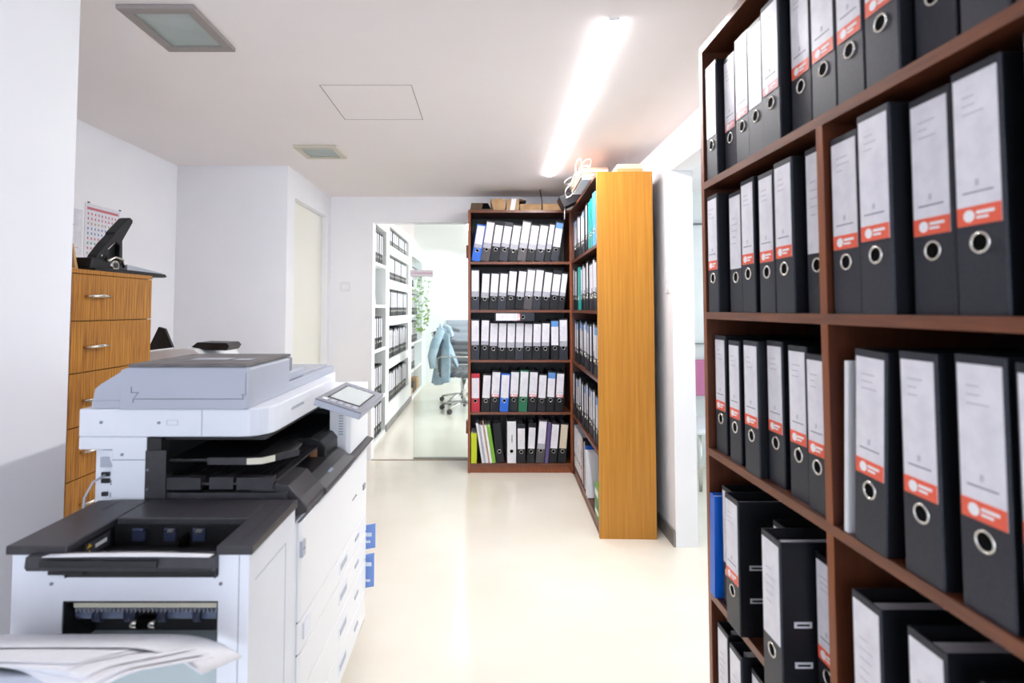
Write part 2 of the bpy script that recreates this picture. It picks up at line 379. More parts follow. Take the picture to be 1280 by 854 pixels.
def put_binder(w, h, cov, style, loc, rz, label, group, lean=0., detail=False, tilt=None, cat='binder'):
    pr = binder_proto(w, h, cov, style, detail)
    if pr.get('_free'): del pr['_free']; o = pr
    else: o = copy_tree(pr)
    if tilt is not None: o.matrix_world = tilt
    else:
        # lean about the lower corner the binder tips onto
        Rm = Matrix.Rotation(rz, 4, 'Z')
        s = 1 if lean >= 0 else -1
        T = Matrix.Translation(loc) @ Rm @ Matrix.Translation((s * w / 2, 0, 0)) @ Matrix.Rotation(R(lean), 4, 'Y') @ Matrix.Translation((-s * w / 2, 0, 0))
        o.location = T.to_translation(); o.rotation_euler = T.to_euler()
    return tag(o, label, cat, group)
COV = {'black': 'black', 'slate': 'dark grey', 'brownish': 'taupe grey', 'blue': 'bright blue', 'red': 'red', 'green': 'dark green', 'teal': 'teal', 'sky': 'light blue', 'purple': 'purple', 'whitecov': 'white', 'lime': 'yellow-green'}
STY = {'red': 'red-banded', 'pink': 'pink-banded', 'grey': 'grey-banded', 'low': 'grey-banded', 'shortgrey': 'short', 'short': 'short', 'plain': 'plain', 'blue': 'blue-topped', 'beige': 'beige', 'none': 'no', 'white_text': 'printed'}
def row(fr, x0, items, z, shelf, case, group, y=.004, gap=.0012, detail=False, cap=.0):
    """items: (width, height, cover, style, lean, gap before, set-back)"""
    x = x0
    for k, it in enumerate(items):
        w, h, cov, sty, lean = it[:5]; g0 = it[5] if len(it) > 5 else 0; yy = it[6] if len(it) > 6 else y + random.uniform(0, .008)
        a = R(abs(lean)); x += g0
        # footprint of a leaning spine: raised corner at the left (lean > 0) or right (lean < 0)
        fw = w / cos(a) if a else w
        loc = fr.at(x + fw - w / 2 if lean >= 0 else x + w / 2, yy, z + .0005)
        st = 'no label' if sty == 'none' else STY[sty] + ' label'
        lab = '%s binder with %s, %s, %s of the %s' % (COV[cov], st, ORD[k], shelf, case)
        put_binder(w, h, cov, sty, loc, fr.a, lab, group, lean, detail)
        x += fw + gap
    return x
b, s_, br = 'black', 'slate', 'brownish'
A = 'rear bookcase'; hs = .298; ht = .326
G = 'binders in the rear bookcase'
w0 = .0675
w1 = .0705
row(FA, .024, [(w1, hs, 'blue', 'grey', 9)] + [(w1, h_, c_, st, 9) for h_, c_, st in ((ht, br, 'low'), (ht, b, 'shortgrey'), (ht - .01, s_, 'shortgrey'), (hs, b, 'low'), (ht, br, 'low'), (hs, b, 'low'), (hs, s_, 'low'))] + [(.048, hs + .01, b, 'low', 9), (.066, ht - .005, s_, 'blue', 9)], SH[4], 'top shelf', A, G)
row(FA, .024, [(w0, ht, s_, 'low', 0), (w0, hs, b, 'low', 3, .003), (w0, hs, b, 'grey', 4), (w0, hs, s_, 'grey', 4.5), (w0, ht - .01, b, 'grey', 5), (w0, ht - .01, b, 'low', 6.5), (w0, ht, br, 'low', 6.5), (w0, ht, s_, 'low', 6.5), (w0, hs + .01, b, 'low', 7), (w0, ht - .01, b, 'shortgrey', 7), (.052, hs, b, 'grey', 7)], SH[3], 'second shelf', A, G, gap=.0008)
row(FA, .024, [(w0, ht - .004, s_, 'grey', 0), (w0, ht - .004, b, 'grey', 1.5, .004), (w0, hs, b, 'grey', 1.8), (w0, hs, b, 'low', 1.8), (w0, hs, b, 'low', 1.8), (w0, hs, s_, 'low', 1.8), (w0, hs - .004, b, 'grey', 1.8), (w0, hs - .004, b, 'grey', 1.8), (w0, hs, b, 'grey', 1.8), (.066, ht - .008, b, 'blue', 0, .011), (w0, ht, s_, 'low', 0)], SH[2], 'middle shelf', A, G, gap=.0012)
row(FA, .026, [(w0, .300, 'red', 'short', 0), (w0, .298, b, 'plain', 3.2, .008), (.070, .322, b, 'pink', 3.2, .002), (.070, .30, 'blue', 'plain', 3.2, .003), (.070, .322, b, 'pink', 3.2, .003), (.070, .326, 'green', 'plain', 3.2, .003), (.070, .322, b, 'pink', 3.2, .003), (.066, .298, b, 'plain', 3.2, .004), (.066, .318, b, 'blue', 3.2, .002), (.066, .31, b, 'pink', 3.2, .002)], SH[1], 'fourth shelf', A, G)
# bottom shelf of the rear bookcase
def slim(name, fr, x, w, h, cov, z, lean, label, cat, group, yy=.004, d=.24, edge='paper'):
    t = bpy.data.objects.new(name, None); C.objects.link(t)
    MB().prism('z', [(-w / 2, 0), (w / 2, 0), (w / 2, d), (w / 2 - .0012, d), (w / 2 - .0012, .002), (-w / 2 + .0012, .002), (-w / 2 + .0012, d), (-w / 2, d)], 0, h, cov).build('cover', t)
    MB().box(-w / 2 + .0018, w / 2 - .0018, .006, d - .01, .003, h - .008, edge).build('paper_block', t)
    s = 1 if lean >= 0 else -1
    T = Matrix.Translation(fr.at(x, yy, z + .0005)) @ Matrix.Rotation(fr.a, 4, 'Z') @ Matrix.Translation((s * w / 2, 0, 0)) @ Matrix.Rotation(R(lean), 4, 'Y') @ Matrix.Translation((-s * w / 2, 0, 0))
    t.location = T.to_translation(); t.rotation_euler = T.to_euler()
    return tag(t, label, cat, group)
z = SH[0]; G5 = 'slim folders on the bottom shelves'
slim('document_folder', FA, .048, .044, .235, 'lime', z, 0, 'slim yellow-green folder, leftmost on bottom shelf of the rear bookcase', 'folder', G5)
xx = .112
for k, (w_, h_, c_, lb) in enumerate([(.016, .315, 'whitecov', 'slim white folder just right of the yellow-green one, rear bookcase bottom shelf'), (.013, .30, 'pgrey', 'slim grey folder leaning between white ones, rear bookcase bottom shelf'),
        (.018, .30, 'whitecov', 'thicker white folder leaning left in middle of papers, rear bookcase bottom shelf'), (.010, .335, 'pinkfolder', 'thin tan folder rising above its neighbours, rear bookcase bottom shelf'), (.016, .30, 'paper', 'white folder touching the green folder, rear bookcase bottom shelf')]):
    slim('document_folder', FA, xx + w_ / 2, w_, h_, c_, z, -9, lb, 'folder', G5); xx += w_ / cos(R(9)) + .0015
slim('document_folder', FA, xx + .014, .028, .30, 'leaf', z, -9, 'fresh green folder leaning left, rear bookcase bottom shelf', 'folder', G5)
xx += .032
put_binder(.062, .31, b, 'none', FA.at(xx + .032, .008, z + .0005), 0, 'black binder with no label right of the green folder, rear bookcase bottom shelf', G, -6)
put_binder(.070, .325, 'whitecov', 'white_text', FA.at(.345, .006, z + .0005), 0, 'white printed binder standing between black ones, rear bookcase bottom shelf', G, 0)
put_binder(.066, .305, b, 'short', FA.at(.421, .008, z + .0005), 0, 'black binder right of the white binder, rear bookcase bottom shelf', G, 0)
put_binder(.062, .31, b, 'short', FA.at(.494, .01, z + .0005), 0, 'black binder left of the tall taupe one, rear bookcase bottom shelf', G, 3)
put_binder(.068, .335, br, 'low', FA.at(.566, .006, z + .0005), 0, 'tall taupe binder leaning right, rear bookcase bottom shelf', G, 5)
slim('document_folder', FA, .618, .026, .315, 'purple', z, 5, 'slim purple folder beside the taupe binder, rear bookcase bottom shelf', 'folder', G5)
put_binder(.064, .312, b, 'plain', FA.at(.667, .01, z + .0005), 0, 'black binder just right of the purple folder, rear bookcase bottom shelf', G, 5)
put_binder(.064, .31, b, 'beige', FA.at(.738, .012, z + .0005), 0, 'black binder with beige label, rightmost on rear bookcase bottom shelf', G, 5)
# the binder lying on top of the middle row
Tm = Matrix.Translation((.085, 4.305, SH[3] - .092)) @ Matrix.Rotation(R(90), 4, 'Y') 
Tm = Matrix.Translation((.385, 4.288, SH[3] - .0555)) @ Matrix.Rotation(R(-90), 4, 'Y')
put_binder(.0665, .315, s_, 'pink', None, 0, 'dark grey binder lying on its side across the middle row of the rear bookcase', G, tilt=Tm)

# the orange-sided bookcase: seen at a steep angle
Bn = 'orange-sided bookcase'; GB = 'binders in the orange-sided bookcase'
def brow(n, z, shelf, spec, x0=.03, wd=.066, gp=.010):
    items = []
    for k in range(n):
        c_, st, h_ = spec(k)
        items.append((wd, h_, c_, st, 0, gp if k else 0, .012 + random.uniform(-.006, .012)))
    return row(FB, x0, items, z, shelf, Bn, GB, detail=False)
cyc = [b, s_, b, b, s_, b]
x = brow(10, SH[4], 'top shelf', lambda k: (cyc[k % 6], ['plain', 'grey', 'blue', 'grey', 'plain'][k % 5], .30 if k % 3 else .315))
for k, (c_, h_) in enumerate((('teal', .31), ('teal', .315), ('sky', .335), ('sky', .33))):
    put_binder(.070 if k < 2 else .05, h_, c_, 'none', FB.at(x + .05 + k * .083 - (.02 if k == 3 else 0), .012, SH[4] + .0005), FB.a, ['teal binder left of another teal one, top shelf of orange-sided bookcase', 'teal binder beside the light blue one, top shelf of orange-sided bookcase', 'light blue binder beside the teal one, top shelf of orange-sided bookcase', 'light blue binder against the honey end panel, top shelf of orange-sided bookcase'][k], GB)
brow(15, SH[3], 'second shelf', lambda k: ('teal', 'none', .31) if 3 <= k <= 4 else (cyc[k % 6], ['plain', 'grey'][k % 2], .30 if k % 3 else .32))
brow(15, SH[2], 'middle shelf', lambda k: (cyc[(k + 2) % 6], ['blue', 'plain', 'grey', 'blue', 'blue'][k % 5], .305 if k % 4 else .32))
brow(15, SH[1], 'fourth shelf', lambda k: (cyc[(k + 1) % 6], ['grey', 'blue', 'plain', 'blue'][k % 4], .30 if k % 4 else .32))
xx = .03
for k in range(6):
    put_binder(.060, .31 - .004 * (k % 2), 'whitecov', 'white_text' if k % 2 else 'plain', FB.at(xx + .03, .012, SH[0] + .0005), FB.a, 'white binder, %s on bottom shelf of the orange-sided bookcase' % ORD[k], GB); xx += .068
cs = [('red', 'red'), ('whitecov', 'white'), ('black', 'black'), ('brownish', 'taupe'), ('whitecov', 'white'), ('black', 'black'), ('blue', 'blue')]
names = ['slim red folder right of the white binders', 'slim white folder right of the red one', 'slim black folder leaning before the white ones', 'slim taupe folder in the mixed folders', 'second slim white folder in the mixed folders', 'second slim black folder next to the blue one', 'slim blue folder']
xx += .012
for k, (c_, nm) in enumerate(cs):
    slim('document_folder', FB, xx + .02, .022 + .006 * (k % 2), .30 + .01 * (k % 3), c_, SH[0], -4, names[k] + ', orange-sided bookcase bottom shelf', 'folder', G5, .008, .25); xx += .033
for k, (c_, lb) in enumerate(((('paper'), 'leaning white paper folder before the green box, orange-sided bookcase bottom shelf'), ('whitecov', 'second leaning white folder, nearer the green box, orange-sided bookcase bottom shelf'))):
    slim('document_folder', FB, xx + .05, .03, .285, c_, SH[0], -6, lb, 'folder', G5, -.002, .25); xx += .042
t = thing('carton', tuple(FB.at(1.12, .0, SH[0])), 'green carton with white print at the near end of the bottom shelf', 'box', world=False, rz=FB.a)
MB().box(-.07, .07, .0, .22, .0005, .19, 'boxgreen').build('box_body', t, bevel=.002)
MB().box(-.05, .05, -.001, 0, .13, .165, 'white').box(-.05, .05, -.001, 0, .03, .05, 'white').box(-.05, .05, -.001, 0, .07, .105, 'green').build('box_print', t)

# the near right bookcase
Cn = 'near right bookcase'; GC = 'binders in the near right bookcase'
def crow(spans, z, shelf, sty, start=0, h=.334, lean=None, prot=None, covs=None, detail=False, tag_off=0):
    for k, (ya, yb) in enumerate(spans):
        w_ = round(min(.084, max(.066, ya - yb - .002)) / .004) * .004
        cx_ = 1.625 - (ya + yb) / 2
        c_ = (covs or {}).get(k, s_); st = sty[k % len(sty)]
        hh = h + [0, -.012, .003, -.006, 0, .004][(k + tag_off) % 6]
        lb = '%s binder with %s, %s, %s of the %s' % (COV[c_], 'no label' if st == 'none' else STY[st] + ' label', ORD[k + start], shelf, Cn)
        yo = (prot or {}).get(k, .003 + .006 * ((k * 7 + tag_off) % 4))
        put_binder(w_, hh, c_, st, FC.at(cx_, yo, z + .0005), FC.a, lb, GC, (lean or {}).get(k, 0), detail)
def Yx(*xs): return xs
r1 = [(1.590, 1.515), (1.508, 1.437), (1.428, 1.352), (1.344, 1.272), (1.264, 1.188), (1.176, 1.100), (1.090, 1.014), (1.004, .928), (.918, .842), (.834, .758), (.748, .672), (.662, .588), (.575, .500), (.49, .415)]
crow(r1, SH[4], 'top shelf', ['plain', 'pink', 'pink', 'plain', 'pink', 'red', 'red', 'red', 'red', 'red', 'red'])
r2 = [(1.592, 1.524), (1.492, 1.418), (1.410, 1.338), (1.306, 1.236), (1.222, 1.150), (1.134, 1.062)]
crow(r2, SH[3], 'second shelf', ['red', 'plain', 'red', 'red', 'red', 'plain'], h=.336)
r2b = [(1.030, .952), (.946, .868), (.852, .774), (.766, .690), (.655, .578), (.56, .484), (.47, .39)]
crow(r2b, SH[3], 'second shelf', ['red', 'red', 'red', 'red'], start=6, h=.342, tag_off=1)
r3 = [(1.586, 1.516), (1.484, 1.418), (1.386, 1.312), (1.306, 1.236), (1.204, 1.134), (1.124, 1.064)]
crow(r3, SH[2], 'middle shelf', ['red', 'red', 'red', 'red', 'red', 'red'], h=.325, tag_off=2)
r3b = [(.978, .900), (.868, .792), (.766, .690), (.676, .60), (.56, .484), (.47, .394)]
crow(r3b, SH[2], 'middle shelf', ['red'], start=6, h=.338, covs={}, lean={0: 2.5}, prot={0: .0, 1: .004, 2: .006}, tag_off=3)
slim('document_folder', FC, .602, .012, .30, 'blue', SH[2], 2, 'thin blue folder right of the upright post, middle shelf of near right bookcase', 'folder', G5, .02, .25)
slim('document_folder', FC, .620, .010, .31, 'whitecov', SH[2], 2.5, 'thin white folder beside the blue one, middle shelf of near right bookcase', 'folder', G5, .004, .25)
# fourth shelf: some binders pulled forward
r4 = [(1.556, 1.486), (1.462, 1.386), (1.275, 1.199), (1.188, 1.112), (1.100 - .002, 1.062)]
def one(ya, yb, yo, cov, st, label, z, h=.322, lean=0, detail=True):
    put_binder(ya - yb, h, cov, st, FC.at(1.625 - (ya + yb) / 2, yo, z + .0005), FC.a, label, GC, lean, detail)
slim('document_folder', FC, .040, .030, .285, 'blue', SH[1], 2, 'blue and white folder at the far end, fourth shelf of near right bookcase', 'folder', G5, -.004, .25)
one(1.548, 1.484, .012, b, 'plain', 'black binder beside the blue folder, fourth shelf of the near right bookcase', SH[1])
one(1.462, 1.386, -.018, s_, 'red', 'dark grey binder pulled forward showing its eyelets, fourth shelf of near right bookcase', SH[1], .33)
one(1.300, 1.226, .024, b, 'pink', 'black binder pushed back between the two pulled-out ones, fourth shelf of near right bookcase', SH[1], .32)
one(1.218, 1.142, -.045, s_, 'plain', 'dark grey binder pulled furthest out with white papers on top, fourth shelf near right bookcase', SH[1], .333)
one(1.130, 1.062, .02, b, 'red', 'black binder right before the upright post, fourth shelf of the near right bookcase', SH[1], .322)
r4b = [(.992, .916), (.872, .796), (.752, .676), (.640, .564), (.53, .454), (.44, .37)]
crow(r4b, SH[1], 'fourth shelf', ['plain', 'plain', 'plain'], start=6, h=.318, prot={0: .0, 1: .006, 2: .01}, tag_off=4)
r5 = [(1.588, 1.520), (1.500, 1.430), (1.416, 1.346), (1.320, 1.250), (1.236, 1.166), (1.150, 1.080)]
crow(r5, SH[0], 'bottom shelf', ['plain'], h=.322, tag_off=5)
r5b = [(1.02, .95), (.93, .86), (.84, .77), (.75, .68)]
crow(r5b, SH[0], 'bottom shelf', ['plain'], start=6, h=.322)

# binders in the office wall niches
bn = {}
def niche_binder(y, z, w, h, cov, label, x=-1.075):
    key = (w, h, cov)
    if key not in bn:
        m = MB(); hw = w / 2; d = .28
        m.prism('z', [(-hw, .002), (-hw + .002, 0), (hw - .002, 0), (hw, .002), (hw, d), (hw - .003, d), (hw - .003, .004), (-hw + .003, .004), (-hw + .003, d), (-hw, d)], 0, h, cov)
        m.box(-hw + .006, hw - .006, .03, d - .02, .006, h - .02, 'paper')
        m.box(-hw + .008, hw - .008, -.001, 0, h * .34, h - .02, 'label')
        m.ring((0, -.001, h * .2), (0, 1, 0), .0125, .0025, 'chrome', 12)
        bn[key] = o = m.build('lever_arch_binder')
    else: o = bn[key].copy(); C.objects.link(o)
    o.location = (x, y, z + .0005); o.rotation_euler = (0, 0, pi / 2)
    return tag(o, label, 'binder', 'binders in the office wall shelves')
NR = ['bottom', 'second lowest', 'middle', 'second highest', 'top']
for r_, z in enumerate(shl[1]):
    y = 5.965; k = 0
    hh = .30 if r_ < 4 else .205 - .03
    while y < 7.36:
        w_ = .075
        hmax = (shl[1][r_ + 1] - .1 if r_ < 4 else 2.2) - z - .012
        niche_binder(y + w_ / 2, z, w_, round(min(.33 if (k * 5 + r_) % 7 > 1 else .31, hmax), 3), b if (k + r_) % 3 else s_, 'dark binder, %s in the %s wide niche of the office wall' % (ORD[k], NR[r_]))
        y += w_ + (.012 if (k * 3 + r_) % 5 else .05); k += 1
for r_, z in enumerate(shl[0]):
    if r_ == 3: continue
    y = 4.975; k = 0
    while y < 5.66:
        w_ = .075
        niche_binder(y + w_ / 2, z, w_, .315, b if (k + r_) % 4 else s_, 'dark binder, %s in the %s niche beside the passage' % (ORD[k], NR[r_]))
        y += w_ + (.018 if k % 2 else .035); k += 1
# papers and box in the fourth narrow niche
for k in range(4):
    t = MB().grid(lambda u, v, k=k: (-1.08 - .02 * k - .05 * v * v, 5.02 + .16 * k + .14 * u, 1.332 + .30 * v), 4, 5, 'paper').build('paper_sheet', solid=.003)
    tag(t, 'upright white papers, %s in the narrow niche beside the passage' % ORD[k], 'paper', 'white papers in the narrow niche')
tag(MB().box(-1.36, -1.09, 5.1, 5.34, .8955 + .318, .8955 + .375, 'card').build('flat_carton', bevel=.002), 'small flat brown carton on the binders below the papers beside the passage', 'box')
for r_ in (1, 2, 3, 4):
    z = shl[2][r_]; y = 7.78
    for k in range(8 if r_ != 1 else 5):
        niche_binder(y + .04, z, .075, .31, b if k % 3 else s_, 'dark binder, %s in the %s niche behind the vine' % (ORD[k], NR[r_])); y += .1
for k in range(3):
    t = MB().box(-1.30, -1.08, 7.85 + k * .36, 8.13 + k * .36, .0305, .12 + .04 * k, ['card', 'carddark', 'card'][k]).build('small_carton', bevel=.003)
    tag(t, ['brown', 'dark', 'taller brown'][k] + ' carton on the floor shelf behind the vine', 'box', 'cartons under the vine')

# ------------------------------------------------------------------ things on top of the bookcases
Z = 2.0805
t = thing('carton', (-.04, 4.42, Z), 'low dark open carton at the left end on top of the rear bookcase', 'box')
MB().prism('y', [(-.125, Z), (.05, Z), (.02, Z + .06), (-.115, Z + .06)], 4.345, 4.60, 'carddark').build('box_body', t, bevel=.002)
MB().box(-.13, .065, 4.335, 4.62, Z, Z + .008, 'carddark').build('box_base', t)
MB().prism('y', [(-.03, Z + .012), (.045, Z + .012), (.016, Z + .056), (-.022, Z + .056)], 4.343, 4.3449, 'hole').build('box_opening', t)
t = thing('carton', (.105, 4.42, Z), 'tan carton with flared top, second from left on the rear bookcase', 'box')
MB().prism('y', [(.062, Z), (.155, Z), (.163, Z + .085), (.12, Z + .097), (.04, Z + .09)], 4.345, 4.58, 'card').build('box_body', t, bevel=.003)
t = thing('carton', (.21, 4.42, Z), 'crumpled carton with a white strip, middle of the rear bookcase top', 'box')
MB().prism('y', [(.166, Z), (.268, Z), (.272, Z + .09), (.235, Z + .10), (.172, Z + .09)], 4.35, 4.56, 'card').build('box_body', t, bevel=.003)
MB().prism('y', [(.195, Z + .002), (.232, Z + .002), (.25, Z + .096), (.21, Z + .096)], 4.346, 4.3495, 'paper').build('paper_strip', t)
MB().prism('y', [(.274, Z + .074), (.33, Z + .082), (.272, Z + .098)], 4.36, 4.5, 'carddark').build('box_flap', t)
for k, (x0, x1, hh, lb) in enumerate(((.276, .455, .044, 'long flat tan carton, left of two on the rear bookcase top'), (.46, .655, .046, 'long flat tan carton, right of two on the rear bookcase top'))):
    t = thing('flat_carton', ((x0 + x1) / 2, 4.45, Z), lb, 'box')
    MB().box(x0, x1, 4.35, 4.6, Z, Z + hh, 'card').build('box_body', t, bevel=.003)
    MB().box(x0 + .002, x1 - .002, 4.36, 4.59, Z + hh, Z + hh + .012, 'card').build('box_lid', t, bevel=.003)
tag(MB().tube([(.452, 4.342, Z + .004), (.455, 4.34, Z + .07), (.445, 4.338, Z + .12), (.438, 4.34, Z + .168)], .0035, 'hole').build('cable_stub'), 'thin black wire standing up from the rear bookcase top', 'wire')
# pile on top of the orange-sided bookcase
P = FB.at
def fbm(t):
    pass
t = thing('archive_folder_stack', tuple(P(1.10, .1, Z)), 'pale beige flat boxes stacked over the honey end panel', 'box', world=False, rz=FB.a)
MB().box(-.08, .10, .02, .17, .0, .022, 'wood').build('lower_box', t, bevel=.002)
MB().box(-.075, .095, .025, .165, .0225, .05, 'beige').build('upper_box', t, bevel=.002)
# tied bundle of pinkish folders hanging over the front edge
def bundle(x, y, z, w_, h_, d_, tiltx, label, mt, n=5):
    t = thing('folder_bundle', tuple(P(x, y, z)), label, 'folders', world=False, rz=FB.a)
    th = h_ / n
    fo = MB()
    for k in range(n):
        fo.box(-w_ / 2 + .004 * (k % 2), w_ / 2 - .003 * (k % 3), -.01 * (k % 2), d_, k * th + .0005, (k + 1) * th - .001, mt if k % 2 else 'paper')
    f = fo.build('folder_pile', t, bevel=.001)
    t.rotation_euler.x = tiltx
    return t
t1 = bundle(.80, -.055, Z + .002, .44, .075, .16, 0, 'pinkish brown folder bundle tied with white ribbon on the orange-sided bookcase', 'pinkfolder', 6)
t = thing('ribbon', tuple(P(1.0, -.0, Z + .02)), 'white looped tape curling above the pinkish folder bundle', 'ribbon', world=False, rz=FB.a)
def loop(cx_, cy_, cz, ry, rz_, ang, wd=.014, n=18, part='ribbon_loop'):
    ps = []
    for k in range(n + 1):
        a = 2 * pi * k / n
        ps.append((cx_ + rz_ * cos(a) * cos(ang), cy_ + ry * sin(a), cz + rz_ * cos(a) * sin(ang) + .3 * ry * sin(a)))
    m = MB(); m.tube(ps[:-1], .0034, 'ribbon', 6, True); m.build(part, t)
loop(.03, -.03, .07, .03, .05, R(25)); loop(-.03, -.035, .065, .03, .04, R(-30)); loop(-.12, -.055, .10, .02, .05, R(60))
MB().tube([(-.1, -.06, .06), (-.2, -.07, .07), (-.3, -.075, .05), (-.42, -.075, .02)], .004, 'ribbon', 6).build('ribbon_tail', t)
t = thing('ribbon', tuple(P(.42, -.05, Z)), 'white tape loop standing above the hanging black binder', 'ribbon', world=False, rz=FB.a)
loop(.02, -.01, .13, .035, .06, R(10)); loop(.0, -.01, .06, .03, .05, R(40))
MB().tube([(-.02, -.02, .02), (-.10, -.03, .03), (-.14, -.03, -.05), (-.15, -.03, -.12)], .0035, 'ribbon', 6).build('ribbon_tail', t)
# open box file hanging over the corner
t = thing('box_file', tuple(P(.26, -.0, Z + .002)), 'open black box file with white papers at the inner corner above the shelves', 'box file', world=False, rz=FB.a)
t.rotation_euler = (R(26), 0, FB.a)
MB().box(-.09, .09, -.10, -.096, 0, .085, 'black').box(-.09, .09, .15, .154, 0, .085, 'black').box(-.09, -.086, -.096, .15, 0, .085, 'black').box(.086, .09, -.096, .15, 0, .085, 'black').box(-.086, .086, -.096, .15, 0, .004, 'black').build('box_shell', t)
MB().box(-.07, .08, .0, .145, .0045, .06, 'paper').build('paper_block', t)

# ------------------------------------------------------------------ photocopier
cp = thing('photocopier', (-.73, 1.78, 0), 'large white and grey office photocopier with black output bay and tilted touch panel', 'photocopier')
yn, yf = 1.38, 2.19; xf = -.468; xb = -1.0
m = MB().box(xb, xf - .008, yn, yf, .07, .755, 'pwhite'); m.build('body', cp, bevel=.004)
MB().box(-1.0, -.935, 1.415, yf, .7555, .935, 'pwhite').box(-.935, -.85, yn, yf, .7555, .967, 'pwhite').prism('y', [(-.9352, .90), (-.9352, .935), (-.965, .935), (-.945, .925)], yn, 1.415, 'pwhite').box(-.9345, -.851, 1.379, 1.3802, .911, .9125, 'seam').build('rear_column', cp, bevel=.002)
m = MB()
for (x0, x1, z0, z1, mm) in ((-.985, -.955, .885, .91, 'pgrey'), (-.982, -.962, .862, .872, 'pblack'), (-.982, -.962, .845, .856, 'pblack'), (-.958, -.945, .84, .852, 'pgrey2'), (-.980, -.966, .812, .822, 'pblack'), (-.96, -.945, .81, .82, 'pgrey')):
    m.box(x0, x1, 1.409, 1.4155, z0, z1, mm)
m.build('socket_panel', cp)
MB().tube([(-.972, 1.412, .866), (-.985, 1.385, .855), (-.998, 1.375, .82), (-1.005, 1.38, .77), (-1.03, 1.40, .6), (-1.04, 1.44, .3), (-1.04, 1.5, .02)], .0028, 'pgrey', 6).build('cable', cp)
# front: door and drawers
def front(z0, z1, name, y0=1.40, y1=2.18):
    return MB().prism('z', [(xf - .02, y0), (xf - .004, y0 + .0), (xf, y0 + .012), (xf + .004, (y0 + y1) / 2), (xf, y1 - .01), (xf - .02, y1)], z0, z1, 'pwhite2').build(name, cp, bevel=.002)
fd = front(.502, .748, 'front_door')
MB().box(xf - .004, xf + .005, 1.405, 1.428, .66, .70, 'pgrey').box(xf + .005, xf + .0055, 1.41, 1.424, .678, .681, 'seam').build('door_latch', fd)
MB().box(xf - .0082, xf - .0065, 1.402, 2.178, .075, .75, 'seam').build('gap_shade_plate', cp)  # added dark plate; shade in the drawer gaps put into its colour
zs = [.498, .418, .31, .20, .09]
for k in range(4):
    dr = front(zs[k + 1] + .0045, zs[k] - .001, 'paper_drawer')
    zc = (zs[k] + zs[k + 1]) / 2
    MB().prism('z', [(xf + .002, 1.755), (xf + .0055, 1.765), (xf + .0055, 1.86), (xf + .002, 1.87)], zc - .014, zc + .026, 'pwhite').box(xf + .0056, xf + .0065, 1.775, 1.85, zc - .004, zc + .014, 'pgrey').build('drawer_handle', dr)
    MB().box(xf + .002, xf + .0045, 1.98, 2.03, zc, zc + .012, 'pgrey').build('paper_gauge', dr)
MB().box(xf + .001, xf + .0042, 1.43, 1.48, .445, .485, 'pwhite').build('size_label', cp)
for z in (.62,): MB().box(xf + .0, xf + .0046, 1.93, 1.99, z, z + .002, 'seam').box(xf + .001, xf + .0046, 2.10, 2.13, .60, .62, 'pgrey2').build('status_mark', cp)
for x in (-.94, -.53):
    for y in (1.45, 2.12):
        MB().cyl((x - .012, y, .028), (x + .012, y, .028), .028, 'pblack').box(x - .006, x + .006, y - .006, y + .006, .05, .071, 'pgrey2').build('caster', cp)
for z0, z1, dx in ((.335, .44, 0), (.185, .325, -.004)):
    st = MB().prism('y', [(-.505 + dx, z0), (-.436 + dx, z0 + .012), (-.436 + dx, z1), (-.505 + dx, z1 - .012)], 2.192, 2.197, 'stick').build('blue_tag', cp)
    MB().box(-.475, -.45, 2.1914, 2.192, z1 - .05, z1 - .035, 'sticktext').box(-.48, -.455, 2.1914, 2.192, z0 + .03, z0 + .04, 'sticktext').build('tag_print', st)
# scanner unit
pts = [(-1.022, 1.38), (-.615, 1.38)] + [(-.615 + .065 * sin(a), 1.445 - .065 * cos(a)) for a in [R(q) for q in (20, 40, 60, 80)]] + [(-.548, 1.46), (-.548, 1.98), (-.56, 2.01), (-.60, 2.03), (-.60, 2.19), (-1.022, 2.19)]
m = MB().prism('z', pts, .968, 1.038, 'pwhite')
m.box(-1.022, -.85, 1.381, 2.19, .936, .968, 'pwhite')
m.build('scanner_unit', cp, bevel=.004, seg=3)
m = MB()
for x, z in ((-.965, 1.005), (-.82, 1.004)): m.cyl((x, 1.377, z), (x, 1.381, z), .0035, 'screw', 10)
m.cyl((-.91, 1.377, .925), (-.91, 1.381, .925), .0035, 'screw', 10)
m.build('screw', cp)
m = MB().box(-.713, -.712, 1.3785, 1.38, .97, 1.036, 'pgrey')
m.box(-.80, -.772, 1.3788, 1.3795, 1.010, 1.0106, 'pgrey').box(-.80, -.772, 1.3788, 1.3795, .998, .9986, 'pgrey').box(-.8, -.7994, 1.3788, 1.3795, .998, 1.0106, 'pgrey').box(-.7726, -.772, 1.3788, 1.3795, .998, 1.0106, 'pgrey'); m.build('panel_seam', cp)
m = MB()
for k in range(9): m.box(-.5478, -.5472, 1.55 + k * .012, 1.55 + k * .012 + .008, 1.004, 1.011 + .002 * (k % 2), 'pgrey')
m.build('brand_lettering', cp)
